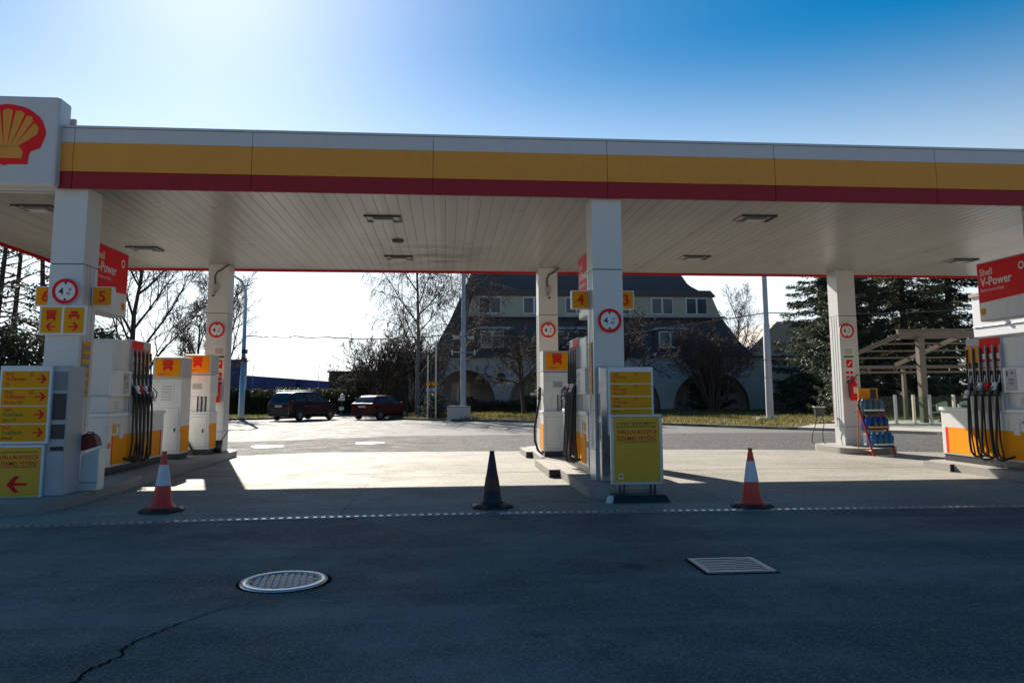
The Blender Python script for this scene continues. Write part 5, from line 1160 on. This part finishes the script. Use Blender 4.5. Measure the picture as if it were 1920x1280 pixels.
# ================================================================== TREES
def grow(rnd, base, d, L, r, lvl, P, trunk, crown, m1, m2):
    seg = P['seg'][lvl]; pts = [Vector(base)]; rr = [r]; dirs = [d.copy()]
    for i in range(seg):
        j = P['wob'][lvl]; d = (d+Vector((rnd.gauss(0, j), rnd.gauss(0, j), rnd.gauss(0, j)))+Z*P['up'][lvl]).normalized()
        pts.append(pts[-1]+d*L/seg); t = (i+1)/seg; rr.append(max(r*(1-t*P['tap'][lvl]), P['rmin'])); dirs.append(d.copy())
    last = lvl == P['lv']-1
    mb = trunk if lvl < P['tl'] else crown
    mb.tube(pts, rr, m1 if lvl < P['tl'] else m2, (8, 6, 4, 3, 3)[min(lvl, 4)], cap=False)
    if last: return
    n = P['n'][lvl]; f0 = P['f0'][lvl]; ph = rnd.uniform(0, 6.28)
    for k in range(n):
        f = f0+(1-f0)*((k+rnd.random()*.8)/n); x = f*seg; i = min(int(x), seg-1); q = pts[i].lerp(pts[i+1], x-i); dd = dirs[i+1]
        ph += 2.4+rnd.gauss(0, .4); a = dd.orthogonal().normalized(); b = dd.cross(a); ang = R(P['ang'][lvl]+rnd.gauss(0, 8))
        nd = dd*math.cos(ang)+(a*math.cos(ph)+b*math.sin(ph))*math.sin(ang)
        l2 = L*P['len'][lvl]*(1-.55*max(0, f-f0)/(1-f0+1e-6))*rnd.uniform(.75, 1.2); r2 = max(min(rr[i]*.72, r*P['rad'][lvl]), P['rmin'])
        grow(rnd, q, nd.normalized(), l2, r2, lvl+1, P, trunk, crown, m1, m2)
def tree(name, label, cat, loc, h, r, P, seed, m1=BARK, m2=BARKT, stems=1, lean=.05, group=None, extra=None, spread=0):
    t = thing(name, label, cat, loc, group=group); rnd = random.Random(seed); A, B = MB(), MB()
    for s in range(stems):
        a = rnd.uniform(0, 6.28) if stems > 1 else 0
        d = Vector((rnd.gauss(0, lean)+math.cos(a)*spread*rnd.random(), rnd.gauss(0, lean)+math.sin(a)*spread*rnd.random(), 1)).normalized()
        o = Vector((math.cos(a), math.sin(a), 0))*(.25*rnd.random() if stems > 1 else 0)
        grow(rnd, o, d, h*(1 if stems == 1 else rnd.uniform(.7, 1.1)), r, 0, P, A, B, m1, m2)
    if extra: extra(rnd, A, B)
    A.build('trunk', t); B.build('crown', t); return t
OAK = dict(lv=5, tl=2, seg=[6, 6, 5, 4, 3], wob=[.05, .10, .14, .16, .18], up=[.02, .09, .06, .04, .02], tap=[.75, .85, .85, .85, .7], rmin=.010, n=[9, 8, 6, 4], f0=[.25, .2, .15, .15], ang=[38, 34, 34, 32], len=[.62, .55, .6, .7], rad=[.5, .5, .5, .55])
BIR = dict(lv=5, tl=2, seg=[8, 7, 6, 6, 6], wob=[.03, .07, .10, .12, .10], up=[.02, .05, .0, -.12, -.38], tap=[.85, .88, .9, .9, .7], rmin=.0095, n=[17, 9, 6, 4], f0=[.18, .2, .2, .2], ang=[44, 40, 42, 35], len=[.40, .5, .6, 1.0], rad=[.34, .45, .5, .55])
SHR = dict(lv=4, tl=1, seg=[6, 5, 4, 3], wob=[.09, .14, .17, .18], up=[.03, .05, .03, .0], tap=[.7, .8, .8, .7], rmin=.013, n=[8, 6, 5], f0=[.3, .2, .15], ang=[32, 36, 38], len=[.5, .5, .5], rad=[.55, .55, .55])
APP = dict(lv=5, tl=2, seg=[4, 6, 5, 4, 3], wob=[.05, .14, .18, .2, .2], up=[.02, .03, .02, .02, .0], tap=[.5, .85, .85, .85, .7], rmin=.013, n=[9, 8, 7, 6], f0=[.4, .15, .15, .15], ang=[58, 42, 45, 45], len=[1.0, .5, .5, .5], rad=[.55, .5, .5, .55])
WID = dict(OAK); WID.update(n=[12, 9, 6, 4], ang=[46, 30, 28, 30], rmin=.008, rad=[.36, .45, .5, .5], len=[.7, .58, .6, .7], up=[.02, .06, .05, .04, .02])
tree('bare_tree', 'leafless spreading tree behind the left lorry pumps', 'tree', (-12.6, 33, 0), 7.2, .17, WID, 11, group='bare winter trees')
tree('bare_tree', 'smaller leafless tree low behind the left rear column', 'tree', (-11.8, 38, 0), 5.0, .12, OAK, 15, group='bare winter trees')
tree('bare_tree', 'leafless tree rising behind the curved lamp post', 'tree', (-14.9, 54, 0), 8.6, .16, OAK, 18, group='bare winter trees')
tree('birch_tree', 'tall bare birch with drooping twigs right of the hatchback', 'tree', (-1.75, 50.0, .05), 12.6, .17, BIR, 22, BIRCHM, BARKT, group='bare winter trees', lean=.015)
tree('birch_tree', 'slimmer bare birch touching the mansard roof\'s left edge', 'tree', (1.0, 53.0, .05), 12.4, .13, BIR, 27, BIRCHM, BARKT, group='bare winter trees', lean=.02)
tree('bare_shrub', 'large leafless many-stemmed bush behind the hatchback', 'shrub', (-4.3, 56.0, .05), 6.0, .05, SHR, 31, stems=20, spread=.75, group='bare winter shrubs')
tree('bare_shrub', 'leafless bush behind the birch trunk', 'shrub', (-2.4, 57.5, .05), 5.6, .05, SHR, 32, stems=14, spread=.6, group='bare winter shrubs')
tree('bare_shrub', 'small leafless bush right of the green shed', 'shrub', (-6.0, 58, .05), 3.6, .04, SHR, 36, stems=14, spread=.7, group='bare winter shrubs')
tree('fruit_tree', 'low bare fruit tree before the house between pole and column', 'tree', (5.3, 51.5, .05), 4.3, .15, APP, 41, group='bare garden trees')
tree('fruit_tree', 'low bare tree before the house right of the centre columns', 'tree', (12.4, 53, .05), 5.2, .15, APP, 45, group='bare garden trees')
tree('fruit_tree', 'small bare tree seen behind the number 4 sign', 'tree', (8.6, 57, .05), 5.2, .14, APP, 48, group='bare garden trees')
tree('magnolia_bush', 'rounded reddish leafless bush before the right-hand arch', 'shrub', (19.6, 55, .05), 5.9, .045, SHR, 52, MAGT, MAGT, stems=22, spread=.85, group='bare winter shrubs')
tree('bare_tree', 'thin bare tree beyond the mansard roof\'s right edge', 'tree', (28.5, 74, .0), 9.6, .14, OAK, 57, group='bare winter trees')

def leafquad(mb_v, mb_f, p, rnd, s, droop=None, thin=1):
    a = Vector((rnd.gauss(0, 1), rnd.gauss(0, 1), rnd.gauss(0, 1))).normalized() if droop is None else (droop+Vector((rnd.gauss(0, .35), rnd.gauss(0, .35), rnd.gauss(0, .35)))).normalized()
    b = a.cross(Vector((rnd.gauss(0, 1), rnd.gauss(0, 1), rnd.gauss(0, 1)))).normalized(); o = len(mb_v)
    w_ = s*rnd.uniform(.25, .5)*thin; L = s*rnd.uniform(.7, 1.3)
    mb_v += [p-a*L/2, p+b*w_/2-a*L*.1, p+a*L/2, p-b*w_/2-a*L*.1]; mb_f.append((o, o+1, o+2, o+3))
def conifer(name, label, loc, h, rad, seed, m, nb=110, per=90, s=.30, droop=-.25, f0=.06, shape=.8, irr=.35, group='evergreen trees', cat='tree', side=None):
    t = thing(name, label, cat, loc, group=group); rnd = random.Random(seed); A = MB()
    A.tube([(0, 0, 0), (rnd.gauss(0, .1), 0, h*.5), (0, 0, h)], [h*.018+.05, h*.012+.03, .02], BARK, 8)
    V_, F_ = [], []
    for k in range(nb):
        f = f0+(1-f0)*(k/nb); z = h*f*1.0; L = rad*(1-f)**shape*rnd.uniform(1-irr, 1+irr*.6)+.15; a = rnd.uniform(0, 6.28)
        d = Vector((math.cos(a), math.sin(a), 0)); pts = []
        for i in range(6):
            u = i/5; pts.append(Vector((0, 0, z))+d*L*u+Z*(droop*L*u+.22*L*u*u))
        A.tube(pts, [.03*(1-i/7)*(1-f*.5) for i in range(6)], BARK, 4, cap=False)
        n = int(per*2.1*(.35+L/rad*.65))
        for i in range(n):
            u = rnd.random()**.7; x = u*5; j = min(int(x), 4); q = pts[j].lerp(pts[j+1], x-j)
            wd = .28*L*(1-u*.6)*rnd.gauss(0, .55); q = q+d.cross(Z)*wd+Z*(-abs(rnd.gauss(0, .16))*(.4+L*.18))
            leafquad(V_, F_, q, rnd, s*.82*rnd.uniform(.6, 1.3), (d*.8+d.cross(Z)*(.8 if wd > 0 else -.8)-Z*.45), .55)
    B = MB(); B.add(V_, F_, m); A.build('trunk', t); B.build('crown', t); return t
conifer('cypress', 'dark bushy conifer left of the right rear column', (26.2, 47.5, 0), 11.5, 3.1, 61, LEAFD, 190, 130, .34, -.05, .02, .45)
conifer('spruce', 'big drooping spruce behind the pergola', (31.0, 49.5, 0), 15, 5.2, 62, LEAFS, 200, 150, .40, -.38, .05, .55, .5)
conifer('spruce', 'second dark spruce filling the gap right of the rear column', (27.2, 52.5, 0), 14.5, 4.6, 63, LEAFD, 190, 140, .42, -.3, .03, .55, .4)
conifer('spruce', 'spruce behind the shop wall at the right edge', (36.2, 52, 0), 15, 5.0, 64, LEAFD, 180, 140, .44, -.3, .03, .5, .4)
conifer('spruce', 'spruce farthest back between the two dark pergola spruces', (33, 59, 0), 16, 5.5, 69, LEAFD, 170, 130, .5, -.3, .03, .5, .4)
conifer('juniper_bush', 'low dark evergreen bush under the cypress', (24.0, 44.0, 0), 2.9, 2.1, 65, LEAFD, 90, 70, .26, .1, .03, .4, group='evergreen bushes', cat='shrub')
conifer('juniper_bush', 'low evergreen bush behind the water rack', (27.6, 43.0, 0), 2.6, 2.4, 66, LEAFH, 90, 70, .26, .1, .03, .4, group='evergreen bushes', cat='shrub')
conifer('yew', 'dark rounded yew in front of the right-hand arch', (22.0, 62.6, 0), 3.4, 2.2, 67, LEAFD, 100, 70, .28, .05, .02, .35, group='evergreen bushes', cat='shrub')
conifer('yew', 'dark evergreen bush right of the planter block', (-.6, 46.3, 0), 1.5, .9, 68, LEAFD, 60, 50, .16, .1, .02, .35, group='evergreen bushes', cat='shrub')
def pine(label, loc, h, r, seed):
    t = thing('pine_tree', label, 'tree', loc, group='pines beyond the left edge'); rnd = random.Random(seed); A = MB(); V_, F_ = [], []
    lx = rnd.gauss(0, .5); A.tube([(0, 0, 0), (lx*.3, 0, h*.4), (lx*.7, 0, h*.7), (lx, 0, h)], [r, r*.8, r*.55, .03], BARK, 8)
    for k in range(30):
        f = .22+.76*k/30; p0 = Vector((lx*f, 0, h*f)); a = rnd.uniform(0, 6.28); L = (1.9*(1-f)+.5)*rnd.uniform(.6, 1.3); d = Vector((math.cos(a), math.sin(a), rnd.uniform(.05, .45))).normalized()
        pts = [p0, p0+d*L*.5+Z*rnd.gauss(0, .08), p0+d*L+Z*.15]; A.tube(pts, [.045, .03, .012], BARK, 4, cap=False)
        for i in range(rnd.randint(2, 5)):
            s0 = pts[1].lerp(pts[2], rnd.random()); e = s0+Vector((rnd.gauss(0, .35), rnd.gauss(0, .35), rnd.uniform(-.1, .4))); A.tube([s0, e], [.014, .006], BARK, 3, cap=False)
            if rnd.random() < .36:
                for q in range(20): leafquad(V_, F_, e+Vector((rnd.gauss(0, .2), rnd.gauss(0, .2), rnd.gauss(0, .10))), rnd, .20)
    B = MB(); B.add(V_, F_, LEAFD); A.build('trunk', t); B.build('crown', t)
for i, (lab, x, y, h) in enumerate([('tall thin pine nearest the left column', -16.0, 33.5, 9.5), ('pine second left of the left column', -17.3, 35, 11), ('pine third left of the left column', -18.4, 33, 10.5), ('pine at the very left edge of the photo', -19.6, 35.5, 11.5), ('short pine in front of the left pine row', -17.9, 31, 7.5), ('pine standing behind the left pine row', -20.6, 38.5, 12)]): pine(lab, (x, y, 0), h, .15, 80+i)
def hedge(name, label, loc, sx_, sy, h, seed, n, s, m=LEAFH, cat='hedge', top=.15, rz=0, sides=.12):
    t = thing(name, label, cat, loc, rz); rnd = random.Random(seed); V_, F_ = [], []
    ph = [rnd.uniform(0, 6) for _ in range(6)]
    H = lambda x, y: h*(1+top*(math.sin(x*1.1+ph[0])*.5+math.sin(x*2.7+ph[1])*.3+math.sin(y*2+ph[2])*.3+math.sin(x*6+ph[3])*.15))
    for i in range(n):
        x = rnd.uniform(-sx_, sx_); y = rnd.uniform(-sy, sy); z = H(x, y)*rnd.random()**.6
        if rnd.random() < .45: y = -sy+abs(rnd.gauss(0, .12))
        e = 1-max(0, abs(x)/sx_-.85)*3
        leafquad(V_, F_, Vector((x+rnd.gauss(0, sides), y+rnd.gauss(0, sides), z*max(e, .4)+.05)), rnd, s)
    A = MB(); 
    for i in range(max(3, int(sx_))):
        x = rnd.uniform(-sx_, sx_); A.tube([(x, 0, 0), (x+rnd.gauss(0, .2), rnd.gauss(0, .2), h*.8)], [.05, .02], BARK, 5)
    A.build('stems', t); B = MB(); B.add(V_, F_, m)
    B.box(-sx_*.93, sx_*.93, -sy*.5, sy*.6, .05, h*.72, m)
    B.build('foliage', t)
hedge('clipped_hedge', 'long clipped dark hedge behind the parked cars', (-11.4, 57.5, .05), 5.0, .7, 1.85, 91, 16000, .17, top=.06)
hedge('boundary_hedge', 'tall dark evergreen mass behind the left price board', (-20.5, 30.0, 0), 6.2, 1.3, 3.6, 92, 14000, .30, LEAFD, top=.16)
hedge('ivy_bush', 'ivy-clad evergreen crown peeping above the left pump', (-12.6, 29.0, 0), .95, .8, 4.0, 93, 5200, .20, LEAFD, 'shrub', top=.16)
hedge('low_shrub_row', 'low dark brushwood along the foot of the house', (8.5, 61.5, .05), 7.5, .8, .9, 94, 9000, .16, mat('brown_leaves', (.085, .06, .035), .7, var=.5, scale=1, transl=.2), 'shrub', top=.4)
hedge('brush_pile', 'dark tangled bushes left of the birch foot', (-3.5, 58.8, .05), 2.2, .6, 1.0, 95, 5000, .16, LEAFD, 'shrub', top=.3)
